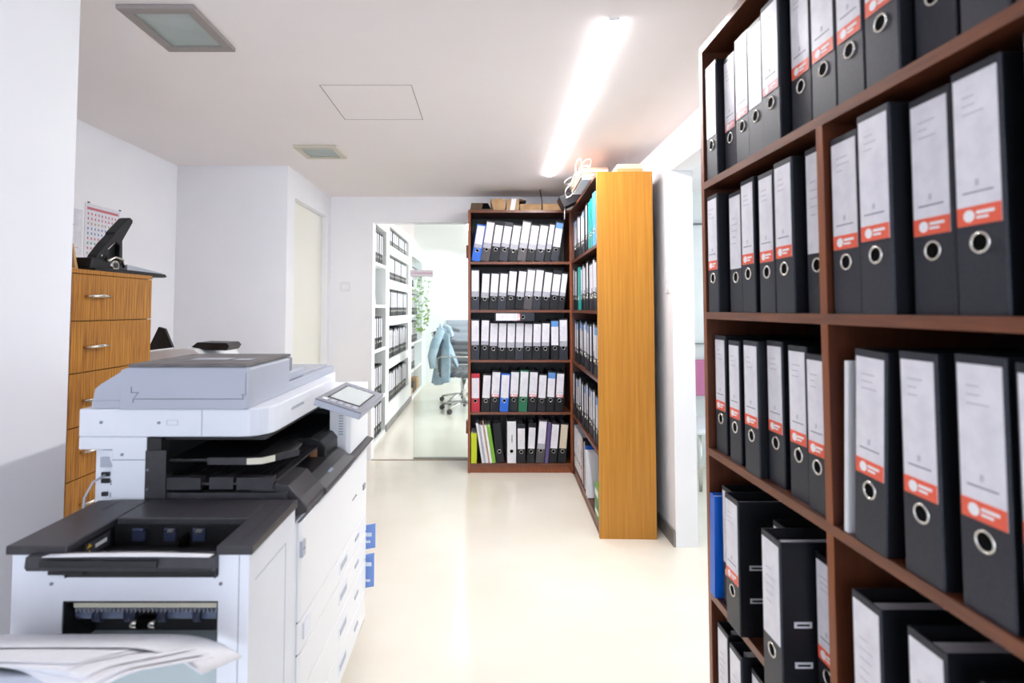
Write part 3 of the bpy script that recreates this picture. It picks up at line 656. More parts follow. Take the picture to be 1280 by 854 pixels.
# document feeder
m = MB().prism('y', [(-.992, 1.0385), (-.992, 1.058), (-.988, 1.087), (-.975, 1.098), (-.915, 1.136), (-.892, 1.143), (-.605, 1.143), (-.598, 1.135), (-.598, 1.0385)], 1.385, 1.67, 'pgrey')
m.prism('y', [(-.992, 1.0385), (-.992, 1.058), (-.898, 1.060), (-.898, 1.0385)], 1.381, 1.385, 'pgrey')
m.prism('y', [(-.915, 1.1365), (-.915, 1.0385), (-.596, 1.0385), (-.596, 1.143), (-.892, 1.143)], 1.372, 1.385, 'pgrey')
m.build('document_feeder', cp, bevel=.003)
m = MB().box(-.882, -.606, 1.3712, 1.372, 1.0635, 1.065, 'seam').box(-.882, -.8805, 1.3712, 1.372, 1.055, 1.0645, 'seam').box(-.8875, -.886, 1.3712, 1.372, 1.080, 1.095, 'seam').box(-.887, -.868, 1.3712, 1.372, 1.0795, 1.081, 'seam')
m.prism('y', [(-.870, 1.080), (-.8685, 1.080), (-.879, 1.066), (-.8805, 1.066)], 1.3712, 1.372, 'seam')
m.box(-.6075, -.606, 1.3712, 1.372, 1.063, 1.075, 'seam').box(-.612, -.6, 1.3712, 1.372, 1.0745, 1.0755, 'seam').box(-.601, -.600, 1.3712, 1.372, 1.0755, 1.13, 'seam')
m.build('feeder_seam', cp)
m = MB().prism('x', [(1.366, 1.1435), (1.678, 1.1435), (1.678, 1.152), (1.372, 1.152), (1.366, 1.149)], -.893, -.598, 'plid'); ld = m.build('feeder_lid', cp, bevel=.002)
MB().box(-.80, -.70, 1.48, 1.53, 1.1522, 1.1527, 'pgrey').box(-.68, -.635, 1.47, 1.51, 1.1522, 1.1527, 'pgrey').build('lid_sticker', ld)
MB().box(-.985, -.60, 1.67, 2.16, 1.0385, 1.066, 'pgrey').build('feeder_tray_base', cp, bevel=.003)
MB().box(-.985, -.605, 1.671, 1.83, 1.0665, 1.098, 'pgrey').build('paper_input_step', cp, bevel=.008, seg=3)
MB().box(-.96, -.62, 1.84, 2.14, 1.0665, 1.074, 'pgrey').build('feeder_tray', cp, bevel=.002)
MB().box(-.66, -.60, 1.672, 1.70, 1.0985, 1.14, 'pgrey2').build('lid_hinge', cp, bevel=.004)
# output bay
m = MB().box(-.85, -.815, 1.383, 1.42, .80, .965, 'pblack').box(-.85, -.84, 1.42, 2.18, .76, .967, 'pblack2').box(-.84, -.50, 2.17, 2.189, .76, .967, 'pblack2').box(-.85, -.56, 1.40, 2.17, .957, .967, 'pblack2').box(-.84, -.50, 1.385, 2.17, .756, .775, 'pblack2')
m.build('output_bay', cp)
m = MB().box(-.852, -.80, 1.378, 1.384, .80, .935, 'pdark').box(-.815, -.80, 1.384, 1.41, .80, .875, 'pdark'); m.build('bay_side_plate', cp, bevel=.002)
MB().cyl((-.843, 1.374, .888), (-.843, 1.379, .888), .003, 'screw', 8).cyl((-.843, 1.374, .84), (-.843, 1.379, .84), .003, 'screw', 8).build('screw', cp)
m = MB().prism('z', [(-.80, 1.392), (-.60, 1.392), (-.565, 1.397), (-.51, 1.47), (-.52, 1.56), (-.62, 1.66), (-.80, 1.68)], .903, .911, 'pblack'); tr = m.build('upper_output_tray', cp, bevel=.002)
MB().prism('z', [(-.70, 1.386), (-.60, 1.386), (-.565, 1.391), (-.498, 1.475), (-.51, 1.47), (-.565, 1.397), (-.70, 1.392)], .898, .915, 'pdark').build('tray_lip', tr)
MB().prism('z', [(-.60, 1.3835), (-.565, 1.388), (-.54, 1.415), (-.545, 1.418), (-.566, 1.391), (-.60, 1.386)], .899, .914, 'cream').build('tray_end_label', tr)
m = MB().box(-.80, -.535, 1.39, 1.86, .846, .852, 'pdark')
for x0, x1, y in ((-.80, -.715, 1.384), (-.695, -.635, 1.388), (-.625, -.535, 1.384)): m.box(x0, x1, y, 1.41, .836, .866, 'pdark')
for k in range(12): m.box(-.79 + k * .021, -.785 + k * .021, 1.42, 1.84, .852, .8535, 'pblack')
m.box(-.80, -.50, 1.386, 1.41, .80, .828, 'pdark'); m.build('lower_output_tray', cp, bevel=.002)
m = MB().prism('y', [(-.60, .765), (-.475, .765), (-.452, .775), (-.452, .79), (-.50, .842), (-.545, .848), (-.60, .848)], 1.40, 1.55, 'pdark')
m.prism('y', [(-.62, .7635), (-.462, .7635), (-.446, .772), (-.446, .785), (-.475, .80), (-.50, .818), (-.62, .818)], 1.55, 1.88, 'pdark')
m.prism('y', [(-.62, .7635), (-.462, .7635), (-.446, .772), (-.446, .779), (-.475, .785), (-.62, .785)], 1.88, 2.19, 'pdark')
rim = m.build('bay_front_rim', cp, bevel=.003)
MB().prism('y', [(-.4765, .8008), (-.4685, .7968), (-.468, .7978), (-.476, .8018)], 1.66, 1.70, 'roller').build('rim_mark', rim)
m = MB().prism('y', [(-.70, .776), (-.512, .776), (-.512, .850), (-.528, .868), (-.56, .878), (-.70, .878)], 1.76, 2.16, 'pblack'); bx = m.build('inner_cover', cp, bevel=.003)
MB().box(-.560, -.538, 1.757, 1.76, .80, .842, 'orange').build('instruction_label', bx)
# pedestal and touch panel
m = MB().prism('z', [(-.54, 1.90), (-.482, 1.90), (-.468, 1.912), (-.468, 2.185), (-.54, 2.185)], .786, 1.0, 'pwhite2').box(-.60, -.54, 1.98, 2.185, .93, .998, 'pwhite2')
ped = m.build('panel_pedestal', cp, bevel=.003)
m = MB()
for k in range(8): m.box(-.507, -.492, 1.898, 1.9005, .855 + k * .009, .859 + k * .009, 'pgrey')
m.build('vent_slots', ped)
MB().box(-.4676, -.467, 1.98, 2.03, .90, .95, 'pgrey').build('side_sticker', ped)
def panelpt(u, v, w_):  # u along +Y 0..1, v down the slope 0..1, w_ height above the surface
    p0 = Vector((-.500, 1.61, 1.028)); pu = Vector((0, .35, 0)); pv = Vector((.136, 0, -.043)); nn = Vector((.30, 0, .954)).normalized()
    return p0 + pu * u + pv * v + nn * w_
def pbox(m, u0, u1, v0, v1, w0, w1, mt):
    i = m._mi(mt); v = [m.bm.verts.new(panelpt(u, vv, w_)) for u in (u0, u1) for vv in (v0, v1) for w_ in (w0, w1)]
    for f in ((0, 1, 3, 2), (4, 6, 7, 5), (0, 4, 5, 1), (2, 3, 7, 6), (0, 2, 6, 4), (1, 5, 7, 3)): m.bm.faces.new([v[k] for k in f]).material_index = i
m = MB(); pbox(m, 0, 1, 0, 1, -.022, -.004, 'pgrey'); pbox(m, 0, 1, 0, 1, -.004, 0, 'pgrey2'); cpn = m.build('control_panel', cp, bevel=.003)
m = MB(); pbox(m, .17, .83, .14, .86, 0, .0015, 'pblack'); pbox(m, .19, .81, .18, .83, .0015, .002, 'screen'); m.build('touch_screen', cpn)
m = MB()
for k in range(5): pbox(m, .04, .13, .12 + k * .16, .22 + k * .16, 0, .002, 'pgrey')
pbox(m, .05, .10, .1, .2, .002, .0025, 'white')
for k in range(3):
    for j in range(4): pbox(m, .87 + k * .04, .895 + k * .04, .15 + j * .17, .26 + j * .17, 0, .002, 'pgrey')
m.build('button', cpn)
m = MB().prism('y', [(-.505, 1.0), (-.45, 1.0), (-.46, .985), (-.50, .985)], 1.70, 1.95, 'pgrey2'); m.box(-.505, -.47, 1.70, 1.90, .985, 1.0, 'pgrey2'); m.build('panel_arm', cp)

# ------------------------------------------------------------------ finisher
fn = thing('sheet_finisher', (-.71, 1.24, 0), 'white sheet finisher with charcoal top docked at the near end of the copier', 'printer finisher')
X0, X1, Y0, Y1 = -.945, -.472, 1.11, 1.371
m = MB().box(X0, -.843, Y0, Y1, .03, .80, 'pwhite').box(-.533, X1, Y0, Y1, .03, .80, 'pwhite').box(-.843, -.533, Y0, 1.16, .708, .755, 'pwhite').box(-.843, -.533, Y0 + .16, Y1, .03, .755, 'pwhite').box(-.843, -.533, Y0, Y0 + .16, .03, .40, 'pwhite')
m.build('housing', fn)
MB().box(-.4925, -.4915, Y0 - .0006, Y0, .04, .80, 'seam').box(X1, X1 + .0006, Y0 + .03, Y1 - .06, .735, .737, 'pgrey').box(X1, X1 + .0006, Y1 - .062, Y1 - .06, .2, .737, 'pgrey').build('panel_seam', fn)
MB().cyl((-.865, Y0 - .002, .742), (-.865, Y0 + .001, .742), .0035, 'screw', 10).cyl((-.528, Y0 - .002, .742), (-.528, Y0 + .001, .742), .0035, 'screw', 10).build('screw', fn)
zt = .818
m = MB().prism('z', [(-.955, 1.103), (-.832, 1.103), (-.832, 1.371), (-.90, 1.371), (-.955, 1.365)], .80, zt, 'pdark')
m.prism('z', [(-.536, 1.103), (-.464, 1.103), (-.464, 1.371), (-.536, 1.371)], .80, zt, 'pdark')
m.box(-.832, -.536, 1.25, 1.371, .80, zt, 'pdark')
tc_ = m.build('top_cover', fn, bevel=.003)
MB().box(-.9, -.899, 1.30, 1.37, zt, zt + .0005, 'pblack').box(-.495, -.494, 1.12, 1.37, zt, zt + .0004, 'pblack').build('cover_seam', tc_)
# recess with its rollers
m = MB().box(-.833, -.831, 1.10, 1.25, .757, .805, 'pblack').box(-.537, -.535, 1.10, 1.25, .757, .805, 'pblack').box(-.831, -.537, 1.243, 1.25, .757, .805, 'pblack').prism('x', [(1.105, .7565), (1.243, .7565), (1.243, .760), (1.105, .785)], -.831, -.537, 'pblack')
rc = m.build('output_recess', fn)
for x in (-.775, -.705, -.64):
    MB().box(x - .013, x + .013, 1.236, 1.243, .772, .792, 'rollerd').cyl((x - .012, 1.238, .796), (x + .012, 1.238, .796), .004, 'rollerd').build('recess_roller', rc)
for x in (-.70, -.637): MB().box(x - .006, x + .006, 1.228, 1.236, .7945, .799, 'brushed').build('roller_clip', rc)
MB().box(-.680, -.665, 1.230, 1.243, .762, .782, 'hole').box(-.672, -.664, 1.232, 1.243, .77, .788, 'hole').build('stapler_slot', rc)
MB().box(-.8308, -.830, 1.15, 1.225, .772, .8, 'inkdark').build('warning_label', rc)
MB().prism('x', [(1.155, .790), (1.17, .790), (1.1625, .798)], -.83, -.8295, 'yellow').prism('x', [(1.155, .776), (1.17, .776), (1.1625, .785)], -.83, -.8295, 'yellow').box(-.83, -.8295, 1.18, 1.215, .782, .79, 'white').build('warning_print', rc)
m = MB().prism('x', [(1.085, .784), (1.09, .775), (1.109, .775), (1.109, .806), (1.088, .803)], -.902, -.533, 'pdark').prism('x', [(1.078, .787), (1.085, .784), (1.085, .8), (1.080, .8)], -.87, -.64, 'pblack')
m.box(-.86, -.79, 1.09, 1.109, .767, .775, 'pblack').box(-.60, -.54, 1.09, 1.109, .77, .775, 'pblack'); m.build('front_lip', fn, bevel=.002)
# stapler opening
m = MB().box(-.8425, -.8395, 1.112, 1.27, .60, .708, 'pblack').box(-.5365, -.5335, 1.112, 1.27, .60, .708, 'pblack').box(-.8395, -.5365, 1.20, 1.265, .55, .708, 'pblack').box(-.8395, -.5365, 1.115, 1.20, .702, .708, 'pblack2')
op = m.build('exit_throat', fn)
MB().box(-.832, -.54, 1.125, 1.135, .687, .698, 'cream').build('guide_bar', op, bevel=.001)
m = MB()
for k in range(34): m.box(-.83 + k * .0086, -.8285 + k * .0086, 1.128, 1.15, .676, .687, 'pgrey')
m.build('comb_teeth', op)
for x0, x1 in ((-.838, -.80), (-.785, -.735), (-.65, -.595), (-.58, -.538)):
    MB().cyl((x0, 1.15, .664), (x1, 1.15, .664), .011, 'roller').build('shaft_sleeve', op)
for x0, x1 in ((-.80, -.785), (-.735, -.712), (-.668, -.65), (-.595, -.58)):
    MB().cyl((x0, 1.148, .664), (x1, 1.148, .664), .016, 'rollerd', 20).build('paper_roller', op)
m = MB().box(-.712, -.668, 1.14, 1.17, .665, .682, 'pblack2').box(-.703, -.677, 1.125, 1.16, .645, .664, 'hole'); m.build('staple_head', op)
for x in (-.709, -.672): MB().cyl((x - .006, 1.128, .654), (x + .006, 1.128, .654), .008, 'chrome').build('press_wheel', op)
MB().box(-.8395, -.5365, 1.14, 1.2, .41, .60, 'traygreen').build('tray_back_wall', fn)
# delivery tray
SL = R(24)
def tp(X_, q, h): return (X_, 1.10 - q * cos(SL) + h * sin(SL), .634 + q * sin(SL) + h * cos(SL))
def tbox(m, x0, x1, q0, q1, h0, h1, mt):
    i = m._mi(mt); v = [m.bm.verts.new(tp(x, q, h)) for x in (x0, x1) for q in (q0, q1) for h in (h0, h1)]
    for f in ((0, 1, 3, 2), (4, 6, 7, 5), (0, 4, 5, 1), (2, 3, 7, 6), (0, 2, 6, 4), (1, 5, 7, 3)): m.bm.faces.new([v[k] for k in f]).material_index = i
m = MB(); tbox(m, -.93, -.56, .0, .30, -.014, -.002, 'traygreen'); tbox(m, -.97, -.60, .295, .325, -.026, -.002, 'pgrey'); tr = m.build('delivery_tray', fn, bevel=.003)
m = MB(); tbox(m, -.93, -.86, .24, .292, -.0015, .0012, 'pblack'); m.build('tray_pad', tr)
# sheets on the tray
def sheet(k, W_, D_, cx_, cq, rot, h, label, sag=0., curl=0.):
    def fn_(u, v):
        x = (u - .5) * W_; q = (v - .5) * D_
        X_ = cx_ + x * cos(rot) - q * sin(rot); Q = cq + x * sin(rot) + q * cos(rot)
        over = max(0, Q - .30); side = max(0, X_ + .60)
        return tp(X_, Q, h - 1.5 * over ** 1.6 - sag * side ** 2 + .0004 * sin(u * 6 + k) - curl * max(0, u - .8) ** 2)
    o = MB().grid(fn_, 20, 12, 'paper').build('paper_sheet', solid=.001)
    return tag(o, label, 'paper', 'loose sheets on the delivery tray')
sheet(0, .297, .21, -.63, .215, .48, .002, 'lowest white sheet, turned furthest round on the delivery tray', sag=.0)
sheet(1, .297, .21, -.645, .21, .40, .0045, 'white sheet next above the lowest, fanned on the delivery tray', sag=.0)
sheet(2, .297, .21, -.675, .20, .30, .007, 'white sheet in the middle of the fanned stack on the tray', sag=.0)
sheet(3, .42, .22, -.79, .19, .16, .0095, 'white sheet just under the top one on the delivery tray', sag=0)
sheet(4, .42, .23, -.80, .18, .08, .012, 'large white sheet second from the top of the fan, turned slightly', sag=0)
sheet(5, .47, .17, -.70, .105, .0, .0155, 'topmost white sheet, drooping over the right of the delivery tray', sag=2.0)
tag(MB().grid(lambda u, v: (-.862 + .325 * u, 1.078 + .035 * v, .8078 - .006 * v + .0015 * sin(u * 3)), 10, 4, 'paper').build('paper_sheet', solid=.001), 'single white sheet lying over the charcoal recess of the finisher', 'paper')

# ------------------------------------------------------------------ drawer cabinet and what stands on it
cb = thing('drawer_cabinet', (-1.84, 2.36, 0), 'tall striped orange wood drawer cabinet beside the left wall', 'cabinet')
MB().box(-2.07, -1.62, 2.102, 2.608, .0, 1.43, 'zebra').build('carcass', cb, bevel=.001)
MB().box(-2.07, -1.60, 2.098, 2.61, 1.43, 1.447, 'zebra').build('top_board', cb, bevel=.001)
zc = [1.428, 1.24, 1.036, .825, .622, .418, .214, .03]
for k in range(7):
    dr = MB().box(-1.619, -1.60, 2.104, 2.606, zc[k + 1] + .003, zc[k] - .001, 'zebra').build('drawer', cb, bevel=.001)
    zh = zc[k + 1] + .10
    pts = [(-1.60, 2.175, zh), (-1.578, 2.185, zh + .001), (-1.572, 2.237, zh + .003), (-1.578, 2.29, zh + .001), (-1.60, 2.30, zh)]
    MB().tube(pts, [.005, .006, .0075, .006, .005], 'chrome', 8).build('drawer_handle', dr)
# heavy duty hole punch
hp = thing('hole_punch', (-1.70, 2.45, 1.4475), 'large black heavy-duty hole punch with raised lever on the drawer cabinet', 'hole punch')
zb = 1.4478
m = MB().prism('x', [(2.28, zb), (2.78, zb), (2.80, zb + .006), (2.78, zb + .018), (2.50, zb + .02), (2.28, zb + .014)], -1.76, -1.64, 'black'); m.build('base_plate', hp, bevel=.003)
MB().prism('x', [(2.50, zb + .0202), (2.77, zb + .0185), (2.77, zb + .0235), (2.50, zb + .045)], -1.75, -1.65, 'pgrey').build('paper_table', hp, bevel=.001)
m = MB().prism('x', [(2.285, zb + .014), (2.295, zb + .06), (2.40, zb + .052), (2.47, zb + .02), (2.42, zb + .014)], -1.735, -1.665, 'black'); m.build('punch_head', hp, bevel=.004)
MB().cyl((-1.70, 2.43, zb + .036), (-1.655, 2.43, zb + .036), .022, 'chrome', 20).cyl((-1.655, 2.43, zb + .036), (-1.652, 2.43, zb + .036), .012, 'pblack').tube([(-1.66, 2.38, zb + .05), (-1.66, 2.43, zb + .072), (-1.66, 2.48, zb + .066), (-1.66, 2.49, zb + .03)], .006, 'chrome').build('pivot', hp)
m = MB().prism('x', [(2.335, zb + .055), (2.345, zb + .075), (2.40, zb + .135), (2.445, zb + .175), (2.452, zb + .19), (2.535, zb + .265), (2.555, zb + .272), (2.575, zb + .262), (2.572, zb + .248), (2.515, zb + .17), (2.505, zb + .155), (2.51, zb + .04), (2.485, zb + .035), (2.487, zb + .13), (2.46, zb + .145), (2.41, zb + .10), (2.385, zb + .05)], -1.722, -1.678, 'black')
lv = m.build('lever', hp, bevel=.004)
MB().prism('x', [(2.44, zb + .035), (2.487, zb + .035), (2.487, zb + .128), (2.462, zb + .138), (2.43, zb + .09)], -1.715, -1.70, 'pblack').build('lever_web', lv)
MB().tube([(-1.677, 2.405, zb + .105), (-1.677, 2.45, zb + .14)], .0022, 'chrome').cyl((-1.68, 2.37, zb + .075), (-1.676, 2.37, zb + .075), .004, 'chrome').build('lever_pin', lv)
t = thing('desk_calendar', (-1.75, 2.21, 1.4475), 'folding desk calendar with wooden foot behind the left wall edge', 'desk calendar')
m = MB().prism('x', [(2.16, 1.4478), (2.25, 1.4478), (2.268, 1.4478), (2.256, 1.485), (2.235, 1.56), (2.228, 1.56), (2.247, 1.46), (2.16, 1.46)], -1.80, -1.70, 'wood'); m.build('stand', t)
MB().box(-1.795, -1.705, 2.17, 2.226, 1.4605, 1.53, 'label').build('page_block', t)
t = thing('desk_lamp', (-1.85, 2.14, 1.4475), 'black lamp arm tip peeking past the left wall edge', 'lamp')
m = MB().tube([(-1.85, 2.14, 1.4478), (-1.85, 2.14, 1.465)], .045, 'pblack', 20).tube([(-1.85, 2.14, 1.465), (-1.85, 2.13, 1.66)], .007, 'pblack'); m.build('stand', t)
MB().prism('x', [(2.10, 1.63), (2.36, 1.652), (2.40, 1.664), (2.36, 1.672), (2.10, 1.668)], -1.88, -1.82, 'pblack').build('lamp_head', t, bevel=.004)

# calendar and note on the alcove wall
cal = thing('wall_calendar', (-2.088, 2.94, 1.57), 'wall calendar with small coloured day blocks above the drawer cabinet', 'calendar')
MB().box(-2.0895, -2.087, 2.815, 3.085, 1.555, 1.845, 'label').build('calendar_sheet', cal)
m = MB()
rowc = ['calred', 'calred', 'tan', 'calblue', 'calblue', 'calred', 'calgreen', 'calred', 'tan']
m.box(-2.087, -2.0865, 2.83, 3.07, 1.812, 1.826, 'calred')
for r_ in range(9):
    for k in range(9 if r_ < 6 else 4):
        m.box(-2.087, -2.0865, 2.835 + k * .026, 2.835 + k * .026 + .009, 1.785 - r_ * .026, 1.785 - r_ * .026 + .012, rowc[r_])
m.build('calendar_print', cal)
for y in (2.83, 3.075): MB().box(-2.087, -2.083, y, y + .014, 1.846, 1.852, 'inkdark').build('pin', cal)
t = MB().box(-2.0902, -2.087, 2.66, 2.80, 1.52, 1.80, 'label').box(-2.087, -2.0865, 2.70, 2.78, 1.60, 1.602, 'calred').box(-2.087, -2.0865, 2.70, 2.78, 1.55, 1.553, 'calred').build('note_sheet')
tag(t, 'white note sheet on the alcove wall left of the calendar', 'paper')
# printer behind the cabinet
t = thing('side_table', (-1.72, 3.1, 0), 'plain white side table carrying the small printer in the alcove', 'table')
MB().box(-2.02, -1.40, 2.78, 3.40, .72, .745, 'white').build('table_top', t, bevel=.002)
for x in (-1.99, -1.43):
    for y in (2.81, 3.37): MB().box(x - .015, x + .015, y - .015, y + .015, 0, .72, 'white').build('leg', t)
t = thing('desk_printer', (-1.7, 3.05, .7455), 'small white printer with black rear tray behind the drawer cabinet', 'printer')
MB().prism('y', [(-1.90, .746), (-1.46, .746), (-1.46, .98), (-1.50, 1.04), (-1.545, 1.075), (-1.60, 1.083), (-1.90, 1.05)], 2.90, 3.30, 'pwhite2').build('printer_body', t, bevel=.006)
MB().prism('y', [(-1.86, 1.06), (-1.72, 1.077), (-1.765, 1.18), (-1.80, 1.19)], 3.0, 3.02, 'pblack').build('rear_tray', t, bevel=.002)
MB().prism('y', [(-1.59, 1.0835), (-1.52, 1.066), (-1.40, 1.064), (-1.385, 1.088), (-1.40, 1.105), (-1.56, 1.108)], 2.95, 3.10, 'pblack').build('scanner_lid', t, bevel=.003)
# wall plates
t = thing('light_switch', (-1.205, 4.679, 1.44), 'white light switch plate on the wall left of the passage', 'light switch')
MB().box(-1.25, -1.165, 4.673, 4.6795, 1.44, 1.52, 'putty').build('plate', t, bevel=.002)
MB().box(-1.235, -1.21, 4.671, 4.673, 1.46, 1.50, 'white').box(-1.205, -1.18, 4.671, 4.673, 1.46, 1.50, 'white').build('rocker', t)
t = thing('light_switch', (1.026, 3.06, 1.39), 'white light switch plate on the right wall beside the honey panel', 'light switch')
MB().box(1.0235, 1.0295, 3.035, 3.095, 1.38, 1.50, 'putty').build('plate', t, bevel=.001)
MB().box(1.021, 1.0235, 3.05, 3.08, 1.40, 1.43, 'white').box(1.021, 1.0235, 3.05, 3.08, 1.45, 1.48, 'white').build('rocker', t)
# sign on the glass
t = thing('door_sign', (-.56, 4.73, 1.568), 'narrow white sign with pink lettering on the glass door', 'sign')
MB().box(-.66, -.458, 4.728, 4.7345, 1.568, 1.628, 'whitecov').build('sign_plate', t)
m = MB()
rn = random.Random(3); x = -.65
while x < -.475:
    w_ = rn.uniform(.006, .014); m.box(x, x + w_, 4.7272, 4.728, 1.590, 1.607 + rn.uniform(-.004, .006), 'pinkprint'); x += w_ + .003
m.box(-.65, -.466, 4.7272, 4.728, 1.572, 1.575, 'pinkprint').box(-.65, -.466, 4.7272, 4.728, 1.620, 1.623, 'pinkprint'); m.build('sign_lettering', t)

# ------------------------------------------------------------------ office chairs, jacket, vine, pink chair
def office_chair(x, y, rz, label, high=1.09):
    t = thing('office_chair', (x, y, 0), label, 'chair', 'office chairs beyond the passage', world=False, rz=rz)
    m = MB()
    for k in range(5):
        a = 2 * pi * k / 5 + .3
        m.tube([(0, 0, .11), (.15 * cos(a), .15 * sin(a), .10), (.30 * cos(a), .30 * sin(a), .07)], [.022, .018, .012], 'chrome', 8)
    m.build('star_base', t)
    for k in range(5):
        a = 2 * pi * k / 5 + .3
        MB().cyl((.30 * cos(a) - .02 * sin(a), .30 * sin(a) + .02 * cos(a), .03), (.30 * cos(a) + .02 * sin(a), .30 * sin(a) - .02 * cos(a), .03), .03, 'pblack', 14).build('caster', t)
    MB().cyl((0, 0, .11), (0, 0, .42), .022, 'chrome', 14).build('gas_lift', t)
    MB().grid(lambda u, v: ((u - .5) * .48, -.24 + v * .48, .46 + .012 * cos(v * pi * 10) + .02 * (2 * u - 1) ** 2 - .02 * (v > .9)), 12, 60, 'chairgrey').build('seat', t, solid=.05)
    MB().grid(lambda u, v: ((u - .5) * .46, .235 + .09 * v + .012 * cos(v * pi * 14), .50 + v * (high - .50)), 10, 70, 'chairgrey').build('backrest', t, solid=.035)
    for s in (-1, 1):
        MB().tube([(s * .25, .27, .50), (s * .27, .26, .68), (s * .27, .20, .70), (s * .27, -.14, .70), (s * .27, -.20, .67), (s * .27, -.20, .46), (s * .24, -.05, .43)], .012, 'chrome', 8).build('armrest', t)
    m = MB()
    for s in (-1, 1): m.tube([(s * .245, .25, .46), (s * .245, .345, high)], .011, 'chrome', 8)
    m.build('back_frame', t); return t
office_chair(-.27, 6.95, R(74), 'grey ribbed office chair with the pale blue jacket on its back', 1.0)
office_chair(-.32, 7.6, R(4), 'grey ribbed office chair standing behind the jacket chair', 1.12)
ja = thing('jacket', (-.56, 7.0, .5), 'pale blue jacket hanging over the back of the office chair', 'jacket')
def jk(u, v):
    # draped sheet: v goes from shoulder seam to hem, u round the chair back
    a = (u - .5) * 2
    wdt = .17 + .20 * v ** .6
    fold = .022 * sin(u * 22 + 3 * v) * v
    x = -.58 - .07 * v + .13 * abs(a) ** 2.2 * (1 - .2 * v) + fold
    return (x - .10 * a * v, 7.0 + a * wdt, 1.10 - .02 * abs(a) * 6 * (1 - v) - .70 * v - .08 * sin(u * 3.1) * v)
MB().grid(jk, 44, 26, 'denim').build('jacket_body', ja, solid=.02)
MB().grid(lambda u, v: (-.60 + .24 * v + .01 * sin(u * 18), 6.78 + .16 * u + .1 * v, 1.05 - .50 * v + .10 * sin(v * 3) * u), 16, 14, 'denim').build('jacket_front', ja, solid=.02)
MB().tube([(-.55, 6.80, 1.02), (-.62, 6.74, .86), (-.66, 6.72, .70), (-.64, 6.72, .56)], [.05, .06, .055, .045], 'denim', 12).build('sleeve', ja)
MB().tube([(-.52, 6.92, 1.07), (-.46, 6.86, 1.04), (-.42, 6.84, .95)], [.03, .035, .03], 'denim', 12).build('collar', ja)
# vine
vi = thing('trailing_vine', (-1.0, 8.15, 1.75), 'pale green vine trailing down the office shelves', 'plant')
rn = random.Random(5)
MB().prism('z', [(-1.10 + .07 * cos(a * pi / 6), 8.15 + .07 * sin(a * pi / 6)) for a in range(12)], 1.605, 1.72, 'whitecov').build('plant_pot', vi)
m = MB(); st = MB()
for s in range(5):
    y0 = 8.0 + s * .09; x0 = -1.02 + .03 * s; zend = rn.uniform(.72, 1.1)
    pts = []; z = 1.78
    pts.append((-1.10, y0, 1.74)); pts.append((-1.03, y0, 1.80))
    while z > zend:
        pts.append((x0 + rn.uniform(-.02, .03), y0 + rn.uniform(-.03, .03), z)); z -= .07
    st.tube(pts, .003, 'vine', 5)
    for (px, py, pz) in pts[2:]:
        for q in range(4 if pz < 1.25 else 2):
            a = rn.uniform(0, 2 * pi); L = rn.uniform(.05, .085); c = Vector((px + rn.uniform(-.03, .04), py, pz + rn.uniform(-.03, .03)))
            d1 = Vector((cos(a), sin(a), rn.uniform(-.8, -.1))).normalized(); d2 = d1.cross(Vector((0, 0, 1))).normalized()
            ps = [c, c + d1 * L * .3 + d2 * L * .32, c + d1 * L * .7 + d2 * L * .24, c + d1 * L, c + d1 * L * .7 - d2 * L * .24, c + d1 * L * .3 - d2 * L * .32]
            m.quad(ps, 'vine')
st.build('stem', vi); m.build('leaves', vi)
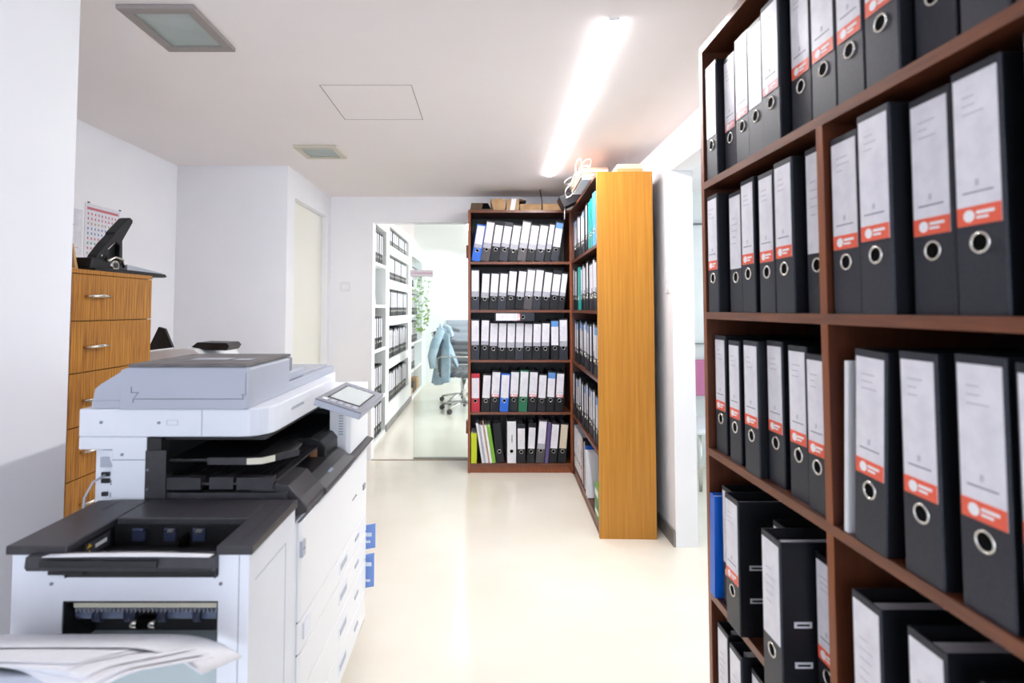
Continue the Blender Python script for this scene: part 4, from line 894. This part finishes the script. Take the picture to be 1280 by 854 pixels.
# pink seat glimpsed through the right opening
t = thing('pink_chair', (1.75, 4.1, 0), 'white chair with pink backrest glimpsed through the opening in the right wall', 'chair')
MB().box(1.48, 2.0, 3.85, 4.35, .40, .44, 'pwhite2').build('seat', t, bevel=.02)
MB().prism('x', [(4.33, .60), (4.38, .60), (4.43, .88), (4.38, .88)], 1.48, 2.0, 'pink').build('backrest', t, bevel=.015)
for x in (1.56, 1.92): MB().cyl((x, 4.33, .42), (x, 4.37, .64), .01, 'chrome').build('back_post', t)
for x in (1.52, 1.96):
    for y in (3.9, 4.30): MB().cyl((x, y, 0), (x, y, .40), .012, 'chrome').build('leg', t)
struct(MB().box(1.15, 3.5, 4.46, 4.5, 1.985, 1.995, 'ink').box(1.15, 3.5, 4.46, 4.5, 1.0, 1.006, 'ink').build('trim_3'))

# ------------------------------------------------------------------ light
wd_ = bpy.data.worlds.new('sky'); S.world = wd_; wd_.use_nodes = True
bg = wd_.node_tree.nodes['Background']; bg.inputs[0].default_value = (.80, .88, 1, 1); bg.inputs[1].default_value = 1.6
def area(name, loc, rot, sx, sy, watt, col=(1, 1, 1)):
    L = bpy.data.lights.new(name, 'AREA'); L.shape = 'RECTANGLE'; L.size = sx; L.size_y = sy; L.energy = watt; L.color = col
    o = bpy.data.objects.new(name, L); C.objects.link(o); o.location = loc; o.rotation_euler = rot; return o
area('daylight_back_window', (-.1, -3.08, 1.3), (R(90), 0, 0), 1.8, 1.5, 24, (.74, .83, 1))
area('daylight_side_window', (3.48, 2.1, 1.3), (0, R(90), 0), 1.7, 4.0, 11, (.80, .97, 1))
area('office_fill', (2.48, 7.2, 1.5), (0, R(90), 0), 1.1, 3.0, 42, (.92, .98, 1))  # added area lamp that brightens the office

# ------------------------------------------------------------------ camera
F = 680.; pitch = R(2.5)
cam = bpy.data.cameras.new('camera'); co = bpy.data.objects.new('camera', cam); C.objects.link(co)
cam.sensor_width = 36; cam.lens = F / 1280 * 36
co.location = (0, 0, 1.29); co.rotation_euler = (R(90) + pitch, 0, 0)
py = 386 - F * tan(pitch)
cam.shift_x = (640 - 607) / 1280; cam.shift_y = -(427 - py) / 1280
cam.clip_start = .05
cam.dof.use_dof = True; cam.dof.focus_distance = 2.7; cam.dof.aperture_fstop = 2.9
S.camera = co
for o in bpy.data.objects:
    if '_world' in o: del o['_world']
S.view_settings.view_transform = 'Standard'; S.view_settings.look = 'None'; S.view_settings.gamma = 1; S.view_settings.use_curve_mapping = False
S.view_settings.exposure = 1.0
